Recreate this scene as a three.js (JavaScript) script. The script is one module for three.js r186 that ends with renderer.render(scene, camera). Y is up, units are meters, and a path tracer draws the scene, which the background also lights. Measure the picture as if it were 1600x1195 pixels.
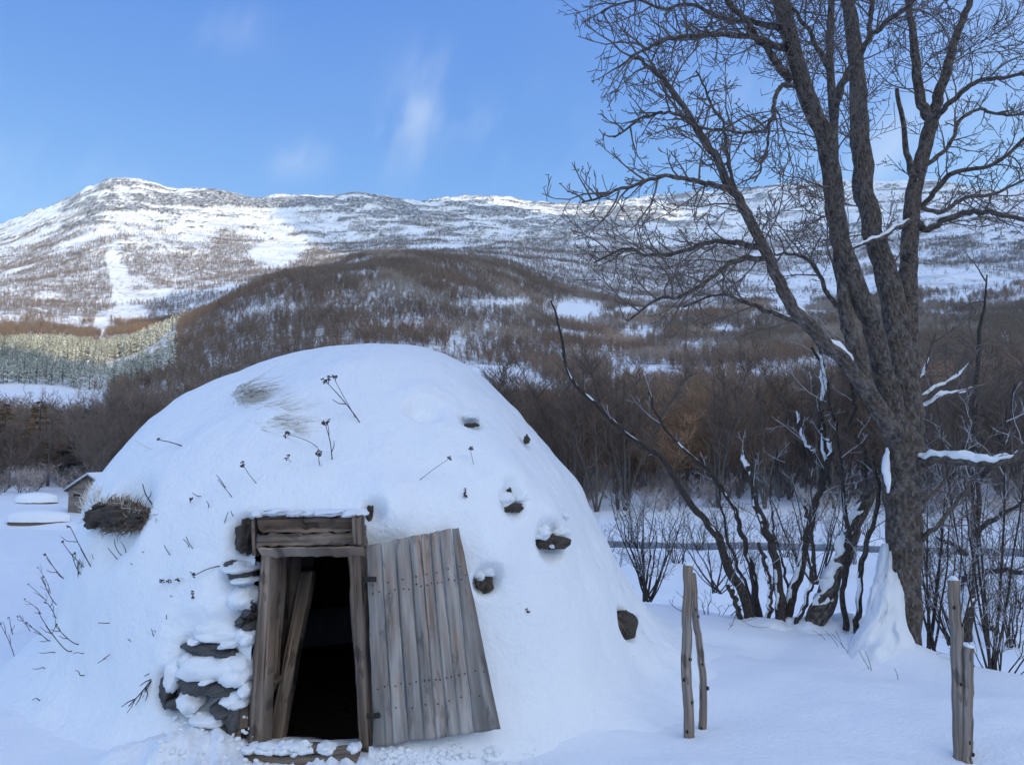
import * as THREE from 'three';
import { mergeGeometries } from 'three/addons/utils/BufferGeometryUtils.js';

// ---------------------------------------------------------------- camera, sky, sun, exposure
const W = 1024, H = 764, FOV = 55.0, PITCH = THREE.MathUtils.degToRad(5.6), EYE = 1.6;
const scene = new THREE.Scene();
const camera = new THREE.PerspectiveCamera(FOV, W / H, 0.1, 12000);
camera.position.set(0, EYE, 0);
camera.rotation.x = PITCH;
camera.updateMatrixWorld();
scene.add(camera);
const renderer = new THREE.WebGLRenderer({ antialias: true });
renderer.setSize(W, H);
renderer.toneMapping = THREE.LinearToneMapping;
renderer.toneMappingExposure = 1.0;
renderer.shadowMap.enabled = true;

const SUN_EL = THREE.MathUtils.degToRad(8.5), SUN_AZ = THREE.MathUtils.degToRad(40);
const SUN = new THREE.Vector3(Math.sin(SUN_AZ) * Math.cos(SUN_EL), Math.sin(SUN_EL), Math.cos(SUN_AZ) * Math.cos(SUN_EL));
const sun = new THREE.DirectionalLight(new THREE.Color(1.0, 0.86, 0.64), 4.3);
sun.position.copy(SUN).multiplyScalar(4000);
sun.castShadow = true;
Object.assign(sun.shadow.camera, { left: -4000, right: 4000, top: 3000, bottom: -3000, near: 1, far: 12000 });
scene.add(sun, sun.target);

// ---------------------------------------------------------------- helpers: random, noise, pixels
function rng(seed) { let a = seed >>> 0; return () => { a = (a + 0x6D2B79F5) | 0; let t = Math.imul(a ^ (a >>> 15), 1 | a); t = (t + Math.imul(t ^ (t >>> 7), 61 | t)) ^ t; return ((t ^ (t >>> 14)) >>> 0) / 4294967296; }; }
const clamp = (x, a, b) => Math.min(b, Math.max(a, x)), lerp = (a, b, t) => a + (b - a) * t;
const sstep = (a, b, x) => { const t = clamp((x - a) / (b - a), 0, 1); return t * t * (3 - 2 * t); };
function hash(x, y, z) { let h = Math.imul(x, 374761393) + Math.imul(y, 668265263) + Math.imul(z, 2147483647 ^ 0x5bd1e995); h = Math.imul(h ^ (h >>> 13), 1274126177); h ^= h >>> 16; return (h >>> 0) / 4294967296; }
function vn(x, y, z) {
  const xi = Math.floor(x), yi = Math.floor(y), zi = Math.floor(z); let u = x - xi, v = y - yi, w = z - zi;
  u = u * u * u * (u * (u * 6 - 15) + 10); v = v * v * v * (v * (v * 6 - 15) + 10); w = w * w * w * (w * (w * 6 - 15) + 10);
  const c = (i, j, k) => hash(xi + i, yi + j, zi + k);
  return lerp(lerp(lerp(c(0, 0, 0), c(1, 0, 0), u), lerp(c(0, 1, 0), c(1, 1, 0), u), v), lerp(lerp(c(0, 0, 1), c(1, 0, 1), u), lerp(c(0, 1, 1), c(1, 1, 1), u), v), w) * 2 - 1;
}
function fbm(x, y, z, o = 4) { let s = 0, a = 0.5; for (let i = 0; i < o; i++) { s += a * vn(x, y, z); x = x * 2.03 + 11.3; y = y * 2.03 + 5.1; z = z * 2.03 - 7.7; a *= 0.5; } return s; }
const FPX = 597.5 / Math.tan(THREE.MathUtils.degToRad(FOV / 2));          // focal length in pixels of the 1600 x 1195 photograph
const CP = Math.cos(PITCH), SP = Math.sin(PITCH);
function ray(px, py) { const X = (px - 800) / FPX, Y = (597.5 - py) / FPX; return new THREE.Vector3(X, Y * CP + SP, -(CP - Y * SP)); }
function at(px, py, d) { const r = ray(px, py); return new THREE.Vector3(r.x * d / -r.z, EYE + r.y * d / -r.z, -d); }
function project(x, y, z) { const dy = y - EYE, yc = dy * CP + z * SP, zc = -dy * SP + z * CP; return [800 + FPX * x / -zc, 597.5 - FPX * yc / -zc]; }
const tanEl = py => { const r = ray(800, py); return r.y / -r.z; };
function curve(xs, ys) {                                                  // monotone-ish cubic through points
  const n = xs.length, m = [];
  for (let i = 0; i < n; i++) m[i] = i === 0 ? (ys[1] - ys[0]) / (xs[1] - xs[0]) : i === n - 1 ? (ys[n - 1] - ys[n - 2]) / (xs[n - 1] - xs[n - 2]) : (() => { const a = (ys[i] - ys[i - 1]) / (xs[i] - xs[i - 1]), b = (ys[i + 1] - ys[i]) / (xs[i + 1] - xs[i]); return a * b <= 0 ? 0 : 2 * a * b / (a + b); })();
  return x => { if (x <= xs[0]) return ys[0]; if (x >= xs[n - 1]) return ys[n - 1]; let i = 0; while (x > xs[i + 1]) i++; const h = xs[i + 1] - xs[i], t = (x - xs[i]) / h, t2 = t * t, t3 = t2 * t; return (2 * t3 - 3 * t2 + 1) * ys[i] + (t3 - 2 * t2 + t) * h * m[i] + (-2 * t3 + 3 * t2) * ys[i + 1] + (t3 - t2) * h * m[i + 1]; };
}

// ---------------------------------------------------------------- sky
{
  const w = 2048, h = 1024, data = new Float32Array(w * h * 4);
  const wisps = [[650, 190, 44, 62, 0.30, -0.25], [668, 130, 20, 40, 0.20, -0.3], [474, 250, 34, 22, 0.30, -0.3], [770, 215, 30, 40, 0.12, 0.3], [370, 45, 60, 28, 0.13, -0.5], [60, 280, 90, 40, 0.16, -0.2], [760, 290, 16, 14, 0.25, 0], [880, 215, 40, 60, 0.10, 0.4], [735, 178, 40, 30, 0.14, 0.5], [604, 215, 30, 36, 0.16, -0.6], [1410, 225, 60, 40, 0.45, -0.25], [1150, 130, 110, 90, 0.12, 0.2]].map(a => { const r = ray(a[0], a[1]); return { az: Math.atan2(r.x, -r.z), el: Math.atan2(r.y, Math.hypot(r.x, r.z)), sx: a[2] / FPX, sy: a[3] / FPX, k: a[4], tilt: a[5] }; });
  for (let j = 0; j < h; j++) {
    const el = (j + 0.5) / h * Math.PI - Math.PI / 2, ce = Math.cos(el), y = Math.sin(el), e = Math.max(el, 0) * 57.2958;
    for (let i = 0; i < w; i++) {
      const ph = ((i + 0.5) / w - 0.5) * 2 * Math.PI, x = Math.cos(ph) * ce, z = Math.sin(ph) * ce, k = (j * w + i) * 4;
      const g = Math.acos(clamp(x * SUN.x + y * SUN.y + z * SUN.z, -1, 1)) * 57.2958, f = Math.exp(-e / 15);
      let r = lerp(0.0, 0.70, f), gr = lerp(0.135, 1.32, f), b = lerp(0.67, 1.70, f);
      const g1 = Math.exp(-g / 23), g2 = Math.max(0, Math.exp(-g / 52) - 0.085);
      r += 3.7 * g1 + 1.55 * g2; gr += 3.5 * g1 + 1.60 * g2; b += 2.7 * g1 + 1.05 * g2;
      // thin high cloud, denser towards the sun and the horizon
      const s = 1 / (y + 0.18), n = fbm(x * s * 1.6 + 3, z * s * 1.6, 2.2, 5), st = fbm(x * s * 4 + 9, z * s * 1.3, 7.7, 4);
      let c = clamp((n * 0.8 + st * 0.5 + 0.02) * 1.1, 0, 1) * (0.03 + 1.0 * g2 * g2 + 0.45 * g2);
      const az = Math.atan2(x, -z);
      for (const q of wisps) { const dx = (az - q.az) / q.sx, dy = (el - q.el) / q.sy, u = dx + dy * q.tilt, d2 = u * u + dy * dy; if (d2 < 9) c += q.k * 0.8 * Math.exp(-d2 * 0.7) * clamp(0.45 + 2.4 * fbm((az - el * 0.5) * 20 + 3, el * 9 + az * 4, 3.3, 5), 0, 1.6); }
      c = clamp(c, 0, 0.95);
      data[k] = lerp(r, 0.80 + 0.9 * g2, c); data[k + 1] = lerp(gr, 0.92 + 0.82 * g2, c); data[k + 2] = lerp(b, 1.10 + 0.65 * g2, c); data[k + 3] = 1;
    }
  }
  const t = new THREE.DataTexture(data, w, h, THREE.RGBAFormat, THREE.FloatType);
  t.mapping = THREE.EquirectangularReflectionMapping; t.magFilter = t.minFilter = THREE.LinearFilter; t.needsUpdate = true;
  scene.background = t; scene.environment = t; scene.backgroundIntensity = 1; scene.environmentIntensity = 1;
}

// ---------------------------------------------------------------- mesh building and naming
class MB {
  constructor() { this.p = []; this.uv = []; this.c = []; this.i = []; this.col = null; }
  v(x, y, z, u = 0, w = 0, c = null) { this.p.push(x, y, z); this.uv.push(u, w); if (c || this.col) { const k = c || this.col; this.c.push(k[0], k[1], k[2]); } return this.p.length / 3 - 1; }
  t(a, b, c) { this.i.push(a, b, c); }
  q(a, b, c, d) { this.i.push(a, b, c, a, c, d); }
  tube(pts, radii, sides = 6, o = {}) {
    const n = pts.length, rr = k => Array.isArray(radii) ? radii[k] : radii, T = new THREE.Vector3(), N = new THREE.Vector3(), Bn = new THREE.Vector3(); let len = o.v0 || 0, prev = null;
    for (let k = 0; k < n; k++) {
      const a = pts[Math.max(0, k - 1)], b = pts[Math.min(n - 1, k + 1)]; T.subVectors(b, a).normalize();
      if (k === 0) { N.set(Math.abs(T.y) > 0.9 ? 1 : 0, Math.abs(T.y) > 0.9 ? 0 : 1, 0); }
      N.addScaledVector(T, -N.dot(T)).normalize(); Bn.crossVectors(T, N);
      if (k) len += pts[k].distanceTo(pts[k - 1]);
      const R = rr(k), row = [];
      for (let s = 0; s <= sides; s++) {
        const an = s / sides * Math.PI * 2; let r = R; if (o.lump) { const q = pts[k]; const as = (s % sides) / sides * 6.2832; r *= 1 + o.lump * fbm(q.x * o.lf + Math.cos(as) * 1.3 + (o.seed || 0), q.y * o.lf + Math.sin(as) * 1.3, q.z * o.lf, 3) * 2; }
        const cx = Math.cos(an) * r, cy = Math.sin(an) * r;
        row.push(this.v(pts[k].x + N.x * cx + Bn.x * cy, pts[k].y + N.y * cx + Bn.y * cy, pts[k].z + N.z * cx + Bn.z * cy, s / sides * Math.PI * 2 * (o.uR || R), len));
      }
      if (prev) for (let s = 0; s < sides; s++) this.q(prev[s], prev[s + 1], row[s + 1], row[s]);
      else if (o.cap0) { const c = this.v(pts[0].x, pts[0].y, pts[0].z); for (let s = 0; s < sides; s++) this.t(c, row[s + 1], row[s]); }
      prev = row;
    }
    if (o.cap !== false) { const e = pts[n - 1], c = this.v(e.x, e.y, e.z, 0, len); for (let s = 0; s < sides; s++) this.t(c, prev[s], prev[s + 1]); }
    return this;
  }
  ribbon(a, b, w0, w1, axis) {                                            // a thin flat twig
    const d = new THREE.Vector3().subVectors(b, a), s = new THREE.Vector3().crossVectors(d, axis).normalize();
    const i0 = this.v(a.x + s.x * w0, a.y + s.y * w0, a.z + s.z * w0), i1 = this.v(a.x - s.x * w0, a.y - s.y * w0, a.z - s.z * w0);
    if (w1 > 0) { const i2 = this.v(b.x - s.x * w1, b.y - s.y * w1, b.z - s.z * w1), i3 = this.v(b.x + s.x * w1, b.y + s.y * w1, b.z + s.z * w1); this.q(i0, i1, i2, i3); }
    else this.t(i0, i1, this.v(b.x, b.y, b.z));
  }
  blob(c, sx, sy, sz, seed, amp = 0.25, f = 1.6, det = 12, flat = -9) {   // an uneven lump
    const rows = [];
    for (let j = 0; j <= det; j++) { const row = []; rows.push(row); for (let i = 0; i <= det * 2; i++) { const th = j / det * Math.PI, ph = (i % (det * 2)) / det * Math.PI; const x = Math.sin(th) * Math.cos(ph), y = Math.cos(th), z = Math.sin(th) * Math.sin(ph); const k = 1 + amp * 2 * fbm(x * f + seed, y * f, z * f + seed * 0.7, 4); row.push(this.v(c.x + x * k * sx, c.y + Math.max(y * k, flat) * sy, c.z + z * k * sz, i / det * Math.PI * sx, j / det * Math.PI * sy)); } }
    for (let j = 0; j < det; j++) for (let i = 0; i < det * 2; i++) this.q(rows[j][i], rows[j][i + 1], rows[j + 1][i + 1], rows[j + 1][i]);
    return this;
  }
  geo() { const g = new THREE.BufferGeometry(); g.setAttribute('position', new THREE.Float32BufferAttribute(this.p, 3)); g.setAttribute('uv', new THREE.Float32BufferAttribute(this.uv, 2)); if (this.c.length) g.setAttribute('color', new THREE.Float32BufferAttribute(this.c, 3)); g.setIndex(this.i); g.computeVertexNormals(); return g; }
  build(name, mat, parent) { return part(name, this.geo(), mat, parent); }
}
const used = {};
function numbered(n) { const k = used[n] = (used[n] ?? -1) + 1; return k ? n + '_' + String(k).padStart(3, '0') : n; }
function part(name, geo, mat, parent) { const m = new THREE.Mesh(geo, mat); m.castShadow = m.receiveShadow = true; if (parent) { m.name = name; parent.add(m); } else { m.name = numbered(name); scene.add(m); } return m; }
function thing(name, label, category, pos, group) { const o = new THREE.Group(); o.name = numbered(name); o.userData = { label, category }; if (group) o.userData.group = group; if (pos) o.position.copy(pos); scene.add(o); o.updateMatrixWorld(); return o; }
function tag(o, label, category, group, kind) { if (label) o.userData.label = label; if (category) o.userData.category = category; if (group) o.userData.group = group; if (kind) o.userData.kind = kind; return o; }
// a thing's group stands at its base: parts are built in world metres, then moved into the group
function into(mesh, root) { mesh.geometry.translate(-root.position.x, -root.position.y, -root.position.z); return mesh; }

// ---------------------------------------------------------------- materials
function tileNoise(N, fn, srgb) { const d = new Uint8Array(N * N * 4); for (let j = 0; j < N; j++) for (let i = 0; i < N; i++) { const c = fn(i / N, j / N), k = (j * N + i) * 4; for (let q = 0; q < 3; q++) d[k + q] = clamp(c[q] * 255, 0, 255); d[k + 3] = 255; } const t = new THREE.DataTexture(d, N, N, THREE.RGBAFormat); t.wrapS = t.wrapT = THREE.RepeatWrapping; t.magFilter = THREE.LinearFilter; t.minFilter = THREE.LinearMipmapLinearFilter; t.generateMipmaps = true; if (srgb) t.colorSpace = THREE.SRGBColorSpace; t.needsUpdate = true; return t; }
function ptile(u, v, fx, fy, seed, o = 4) {                               // periodic noise on the unit square
  let s = 0, a = 0.5;
  for (let k = 0; k < o; k++) {
    const x = u * fx, y = v * fy, xi = Math.floor(x), yi = Math.floor(y); let p = x - xi, q = y - yi; p = p * p * (3 - 2 * p); q = q * q * (3 - 2 * q);
    const c = (i, j) => hash((xi + i) % fx, (yi + j) % fy, seed + k * 17);
    s += a * (lerp(lerp(c(0, 0), c(1, 0), p), lerp(c(0, 1), c(1, 1), p), q) * 2 - 1); fx *= 2; fy *= 2; a *= 0.5;
  }
  return s;
}
const g1 = x => [x, x, x];
const rep = (t, u, v) => { const c = t.clone(); c.repeat.set(u, v); c.needsUpdate = true; return c; };
const texSnow = tileNoise(512, (u, v) => g1(0.5 + 0.34 * ptile(u, v, 7, 7, 3, 6) + 0.22 * ptile(u, v, 60, 60, 9, 3)));
const texGrainB = tileNoise(512, (u, v) => { const n = ptile(u, v, 46, 2, 21, 4), m = ptile(u, v, 8, 1, 5, 3); return g1(0.55 + 0.5 * n + 0.25 * m - 0.35 * sstep(0.32, 0.5, ptile(u, v, 30, 1, 88, 3))); });
const texGrainC = tileNoise(512, (u, v) => { const n = ptile(u, v, 46, 2, 21, 4), m = ptile(u, v, 9, 2, 41, 4), w = ptile(u, v, 5, 3, 71, 4); let k = 0.74 + 0.20 * n + 0.20 * m - 0.45 * sstep(0.28, 0.4, ptile(u, v, 30, 2, 88, 4)) - 0.2 * sstep(0.25, 0.45, ptile(u, v, 9, 7, 18, 4)); return [k * (1 + 0.10 * w), k * (0.97 + 0.02 * w), k * (0.95 - 0.07 * w)]; }, true);
const texDoorC = tileNoise(512, (u, v) => { const n = ptile(u, v, 40, 2, 21, 4), m = ptile(u, v, 6, 2, 41, 5), w = ptile(u, v, 5, 4, 71, 5); const k = 0.80 + 0.09 * n + 0.16 * m - 0.12 * sstep(0.3, 0.45, ptile(u, v, 12, 9, 61, 4)); return [k * (1 + 0.05 * w), k, k * (1 - 0.04 * w)]; }, true);
const texBarkB = tileNoise(512, (u, v) => { u = (u + 0.06 * ptile(u, v, 6, 6, 301, 3) + 1) % 1; v = (v + 0.05 * ptile(u, v, 6, 6, 302, 3) + 1) % 1; const n = ptile(u, v, 20, 12, 13, 6), m = ptile(u, v, 9, 22, 23, 5); return g1(0.5 + 0.5 * n + 0.3 * m); });
const texBarkC = tileNoise(512, (u, v) => { const du = u + 0.06 * ptile(u, v, 6, 6, 301, 3), dv = v + 0.05 * ptile(u, v, 6, 6, 302, 3); u = (du + 1) % 1; v = (dv + 1) % 1; const n = ptile(u, v, 22, 14, 13, 5), l = sstep(0.06, 0.3, ptile(u, v, 12, 14, 57, 5)), o = sstep(0.1, 0.32, ptile(u, v, 7, 6, 97, 5)), dk = 0.7 * sstep(0.08, 0.34, ptile(u, v, 7, 11, 31, 6)); let c = [0.40 + 0.22 * n, 0.355 + 0.21 * n, 0.325 + 0.2 * n]; c = c.map((x, i) => lerp(x, [0.60, 0.60, 0.585][i], l * 0.35)); c = c.map((x, i) => lerp(x, [0.47, 0.39, 0.28][i], o * 0.28)); return c.map(x => x * (1 - 0.42 * dk)); }, true);
const texTurf = tileNoise(256, (u, v) => g1(0.5 + 0.7 * ptile(u, v, 9, 9, 77, 6)));
const std = (c, o = {}) => { const m = new THREE.MeshStandardMaterial({ roughness: 0.9, metalness: 0, side: THREE.DoubleSide, ...o }); if (c) m.color.setRGB(c[0], c[1], c[2]); return m; };
const SNOW = [0.88, 0.90, 0.925];
const M = {
  snow: std(SNOW, { roughness: 0.75, bumpMap: rep(texSnow, 0.9, 0.9), bumpScale: 0.014 }),
  snowPart: std(SNOW, { roughness: 0.75, bumpMap: rep(texSnow, 4, 4), bumpScale: 0.006 }),
  terrain: std(null, { vertexColors: true, roughness: 0.95 }),
  door: std([0.56, 0.515, 0.475], { vertexColors: true, map: rep(texDoorC, 2.6, 1.1), bumpMap: rep(texGrainB, 2.6, 0.8), bumpScale: 0.0018, roughness: 0.85 }),
  frame: std([0.45, 0.36, 0.285], { vertexColors: true, map: rep(texGrainC, 4.2, 1.3), bumpMap: rep(texGrainB, 4.2, 1.3), bumpScale: 0.008, roughness: 0.88 }),
  pole: std([0.36, 0.30, 0.25], { map: rep(texGrainC, 3, 0.8), bumpMap: rep(texGrainB, 3, 0.8), bumpScale: 0.005 }),
  post: std([0.50, 0.43, 0.37], { map: rep(texGrainC, 5, 1.2), bumpMap: rep(texGrainB, 5, 1.2), bumpScale: 0.004 }),
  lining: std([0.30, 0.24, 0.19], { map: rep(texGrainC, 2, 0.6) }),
  earth: std([0.10, 0.08, 0.065], { bumpMap: rep(texTurf, 2, 2), bumpScale: 0.03 }),
  turf: std([0.085, 0.068, 0.055], { bumpMap: rep(texTurf, 5, 5), bumpScale: 0.025, roughness: 1 }),
  stone: std([0.10, 0.097, 0.095], { bumpMap: rep(texTurf, 6, 6), bumpScale: 0.012, roughness: 0.85 }),
  bark: std([0.74, 0.73, 0.72], { map: rep(texBarkC, 2.2, 2.2), bumpMap: rep(texBarkB, 2.2, 2.2), bumpScale: 0.018, roughness: 0.95 }),
  barkDark: std([0.40, 0.39, 0.39], { map: rep(texBarkC, 5, 5), bumpMap: rep(texBarkB, 5, 5), bumpScale: 0.008, roughness: 0.95 }),
  twig: std([0.14, 0.108, 0.09]),
  snowTwig: std([0.50, 0.50, 0.52]),
  twigFar: std(null, { vertexColors: true, roughness: 1 }),
  stalk: std([0.07, 0.055, 0.05]),
  straw: std([0.72, 0.65, 0.56]),
  drygrass: std([0.22, 0.165, 0.12]),
  heather: std([0.14, 0.105, 0.085]),
  iron: std([0.03, 0.022, 0.018], { roughness: 0.6, metalness: 0.4 }),
  shed: std([0.20, 0.175, 0.155], { vertexColors: true, roughness: 0.9 }),
  water: std([0.10, 0.13, 0.16], { roughness: 0.25, bumpMap: rep(texSnow, 0.6, 0.6), bumpScale: 0.02 }),
};

// ---------------------------------------------------------------- terrain
const COLS = [-150, 0, 150, 300, 450, 600, 750, 900, 1050, 1200, 1400, 1600, 1750];
const ROWD = [60, 100, 160, 300, 450, 650, 850, 1100, 1500, 2000];
const ROWY = [
  [772, 772, 771, 770, 768, 768, 768, 769, 770, 770, 770, 770, 770],
  [728, 728, 728, 724, 720, 718, 716, 714, 714, 714, 714, 714, 714],
  [698, 700, 702, 696, 688, 682, 678, 678, 678, 676, 676, 674, 674],
  [656, 654, 654, 640, 612, 592, 592, 602, 603, 595, 585, 575, 570],
  [600, 600, 604, 555, 505, 503, 525, 548, 554, 548, 542, 532, 528],
  [560, 558, 556, 497, 430, 426, 455, 506, 515, 512, 505, 496, 490],
  [518, 515, 522, 508, 446, 405, 415, 470, 487, 482, 472, 460, 455],
  [468, 464, 478, 470, 432, 407, 400, 430, 452, 452, 440, 428, 420],
  [425, 415, 402, 404, 402, 392, 384, 388, 402, 405, 390, 378, 370],
  [400, 371, 338, 350, 358, 352, 347, 348, 352, 352, 338, 335, 335]].map(r => curve(COLS.map(p => Math.atan((p - 800) / FPX)), r.map(tanEl)));
const SKYD = 2600;
const skyline = (() => { const s = [[-400, 450], [-150, 400], [0, 352], [50, 331], [95, 316], [128, 296], [150, 287], [165, 281], [215, 281], [262, 292], [300, 294], [345, 298], [400, 309], [430, 306], [500, 305], [560, 303], [620, 308], [660, 312], [740, 305], [790, 308], [830, 317], [900, 317], [960, 312], [1000, 306], [1100, 300], [1200, 290], [1300, 282], [1400, 280], [1500, 288], [1600, 296], [1800, 310], [2200, 400]]; const c = s.map(([px, py]) => { const r = ray(px, py); return [Math.atan2(r.x, -r.z), r.y / Math.hypot(r.x, r.z)]; }); return curve(c.map(a => a[0]), c.map(a => a[1])); })();
function farHeight(az, r) {
  const ca = Math.cos(clamp(az, -0.75, 0.75)), a = clamp(az, -0.75, 0.75);
  const turn = 1 + 0.5 * sstep(-0.50, -0.72, a) * 1.0 + 0.10 * sstep(-0.2, 0.1, a);
  const xs = ROWD.map((d, i) => Math.log(d * (i > 6 ? lerp(1, turn, (i - 6) / 3) : 1))), ys = ROWD.map((d, i) => EYE + ROWY[i](a) * Math.exp(xs[i]) * ca);
  const sd = SKYD * turn; xs.push(Math.log(sd)); ys.push(EYE + skyline(clamp(az, -0.9, 0.9)) * sd);
  let h = r <= sd ? farCurve(xs, ys, Math.log(Math.max(r, 60))) : ys[ys.length - 1] - (r - sd) * 0.12;
  return h;
}
function farCurve(xs, ys, x) { const n = xs.length; let i = 0; if (x <= xs[0]) return ys[0]; while (i < n - 2 && x > xs[i + 1]) i++; const sl = k => k <= 0 ? 0 : k >= n - 1 ? (ys[n - 1] - ys[n - 2]) / (xs[n - 1] - xs[n - 2]) : (ys[k + 1] - ys[k - 1]) / (xs[k + 1] - xs[k - 1]); const h = xs[i + 1] - xs[i], t = (x - xs[i]) / h, t2 = t * t, t3 = t2 * t; return (2 * t3 - 3 * t2 + 1) * ys[i] + (t3 - 2 * t2 + t) * h * sl(i) + (-2 * t3 + 3 * t2) * ys[i + 1] + (t3 - t2) * h * sl(i + 1); }
const TREE = at(1415, 1000, 6.33), WILLOW = at(1205, 978, 7.1);
function near(x, z) {
  const d = -z, zb = x > 1.36 ? 7.9 - (x - 1.36) * 1.15 : x > -1.5 ? 7.9 + (1.36 - x) * 0.55 : 9.5 - (x + 1.5) * 0.15, wd = lerp(26, 9, sstep(-4, 1.5, x));
  const s = d - Math.max(zb, 1.2);
  let h = -1.85 * sstep(-0.6, wd, s) + 0.02 * clamp(s, -8, 0) * -0.3;
  const r = Math.hypot(x, z), q = sstep(400, 10, r);
  h += q * (0.10 * fbm(x * 0.35 + 4, 1.5, z * 0.35, 3) + 0.07 * fbm(x * 1.0, 4.1, z * 1.5, 3) + 0.008 * fbm(x * 3, 2, z * 9, 3));
  h += 0.10 * Math.exp(-(((x - 1.25) / 0.7) ** 2 + ((d - 7.3) / 0.6) ** 2)) + 0.16 * Math.exp(-(((x - TREE.x + 0.25) / 0.5) ** 2 + ((z - TREE.z - 0.1) / 0.5) ** 2)) + 0.10 * Math.exp(-(((x - WILLOW.x) / 0.7) ** 2 + ((z - WILLOW.z) / 0.4) ** 2));
  h += -0.07 * Math.exp(-(((x - 2.05) / 0.22) ** 2 + ((d - 6.05) / 0.22) ** 2)) + 0.05 * Math.exp(-(((x - 1.8) / 0.5) ** 2 + ((d - 6.5) / 0.25) ** 2));
  // shovelled snow on the near side of the door and trampled snow before it
  const mound = Math.exp(-(((x + 1.72) / 0.36) ** 2 + ((d - 3.95) / 0.30) ** 2));
  h += mound * (0.13 + 0.10 * fbm(x * 6, 3, z * 6, 4));
  const tramp = sstep(-2.2, -1.4, x) * sstep(0.5, -0.2, x) * sstep(4.1, 3.85, d);
  h += tramp * (0.045 * fbm(x * 11, 8, z * 11, 4) + 0.04 * fbm(x * 38, 3, z * 38, 3));
  return h;
}
const HC = new THREE.Vector3(-1.135, 0, -6.2);
const riverZ = x => 31 - x * 0.22 + 1.2 * Math.sin(x * 0.09);
function ground(x, z) {
  const r = Math.hypot(x, z), az = Math.atan2(x, -z);
  let h = near(x, z);
  if (r > 40) {
    let f = farHeight(az, r); const side = 1 - sstep(0.95, 1.5, Math.abs(az)); f = lerp(-1.8, f, side);
    h = lerp(h, f, sstep(42, 64, r));
    h += sstep(90, 500, r) * side * (fbm(x / 90, 3, z / 90, 4) * Math.min(r * 0.012, 14));
  }
  if (r < 12) h -= 0.55 * sstep(2.08, 1.9, Math.hypot(x - HC.x, z - HC.z));                // the floor is dug down inside
  if (-z > 15 && r < 90) { const q = Math.abs(-z - riverZ(x)); h -= 0.32 * sstep(2.8, 1.3, q); }
  return h;
}
// hut outline: profiles (distance from the centre, height) to the right, towards the door, and to the left
const PR = [[0, 2.52], [0.35, 2.495], [0.75, 2.33], [1.15, 1.99], [1.45, 1.66], [1.68, 1.33], [1.84, 1.0], [2.02, 0.65], [2.22, 0.33], [2.5, 0.12], [2.9, 0.02], [3.5, -0.10]];
const PF = [[0, 2.52], [0.4, 2.47], [0.85, 2.30], [1.3, 2.02], [1.65, 1.74], [1.90, 1.48], [2.04, 1.24], [2.12, 0.85], [2.17, 0.5], [2.24, 0.2], [2.45, 0.03], [2.9, -0.08]];
const PL = [[0, 2.52], [0.49, 2.47], [0.9, 2.37], [1.27, 2.22], [1.68, 1.96], [1.94, 1.69], [2.11, 1.40], [2.20, 1.12], [2.28, 0.80], [2.40, 0.42], [2.64, 0.10], [3.1, -0.14]];
function profile(th) {                                                    // th: 0 right, 90 front, 180 left, 270 back (degrees)
  th = ((th % 360) + 360) % 360; let wl, wf;
  if (th < 90) { wf = sstep(10, 60, th); wl = 0; } else if (th < 180) { wl = sstep(122, 178, th); wf = 1 - wl; } else { wl = sstep(265, 188, th); wf = 0; }
  const wr = 1 - wl - wf;
  return PR.map((p, i) => [wr * p[0] + wf * PF[i][0] + wl * PL[i][0], wr * p[1] + wf * PF[i][1] + wl * PL[i][1]]);
}
const PROF = Array.from({ length: 721 }, (_, i) => profile(i / 2)).map(p => { const s = [0]; for (let i = 1; i < p.length; i++) s[i] = s[i - 1] + Math.hypot(p[i][0] - p[i - 1][0], p[i][1] - p[i - 1][1]); return { s, L: s[s.length - 1], r: curve(s, p.map(a => a[0])), y: curve(s, p.map(a => a[1])) }; });
function hutY(x, z) {
  const dx = x - HC.x, dz = z - HC.z, r = Math.hypot(dx, dz), k = Math.round((((Math.atan2(dz, dx) * 57.2958) % 360 + 360) % 360) * 2), p = PROF[k];
  if (r >= p.r(p.L)) return -9; let a = 0, b = p.L; for (let i = 0; i < 22; i++) { const m = (a + b) / 2; if (p.r(m) < r) a = m; else b = m; } return p.y(a);
}
const surf = (x, z) => { const dx = x - HC.x, dz = z - HC.z; return dx * dx + dz * dz < 28 ? Math.max(ground(x, z), hutY(x, z)) : ground(x, z); };
function pick(px, py, d0 = 2.5, d1 = 60) { let p = d0; for (let d = d0; d < d1; d += Math.max(0.02, d * 0.004)) { const q = at(px, py, d); if (q.y <= surf(q.x, q.z)) { let a = p, b = d; for (let i = 0; i < 12; i++) { const m = (a + b) / 2, w = at(px, py, m); if (w.y <= surf(w.x, w.z)) b = m; else a = m; } return at(px, py, (a + b) / 2); } p = d; } return at(px, py, d1); }

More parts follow.
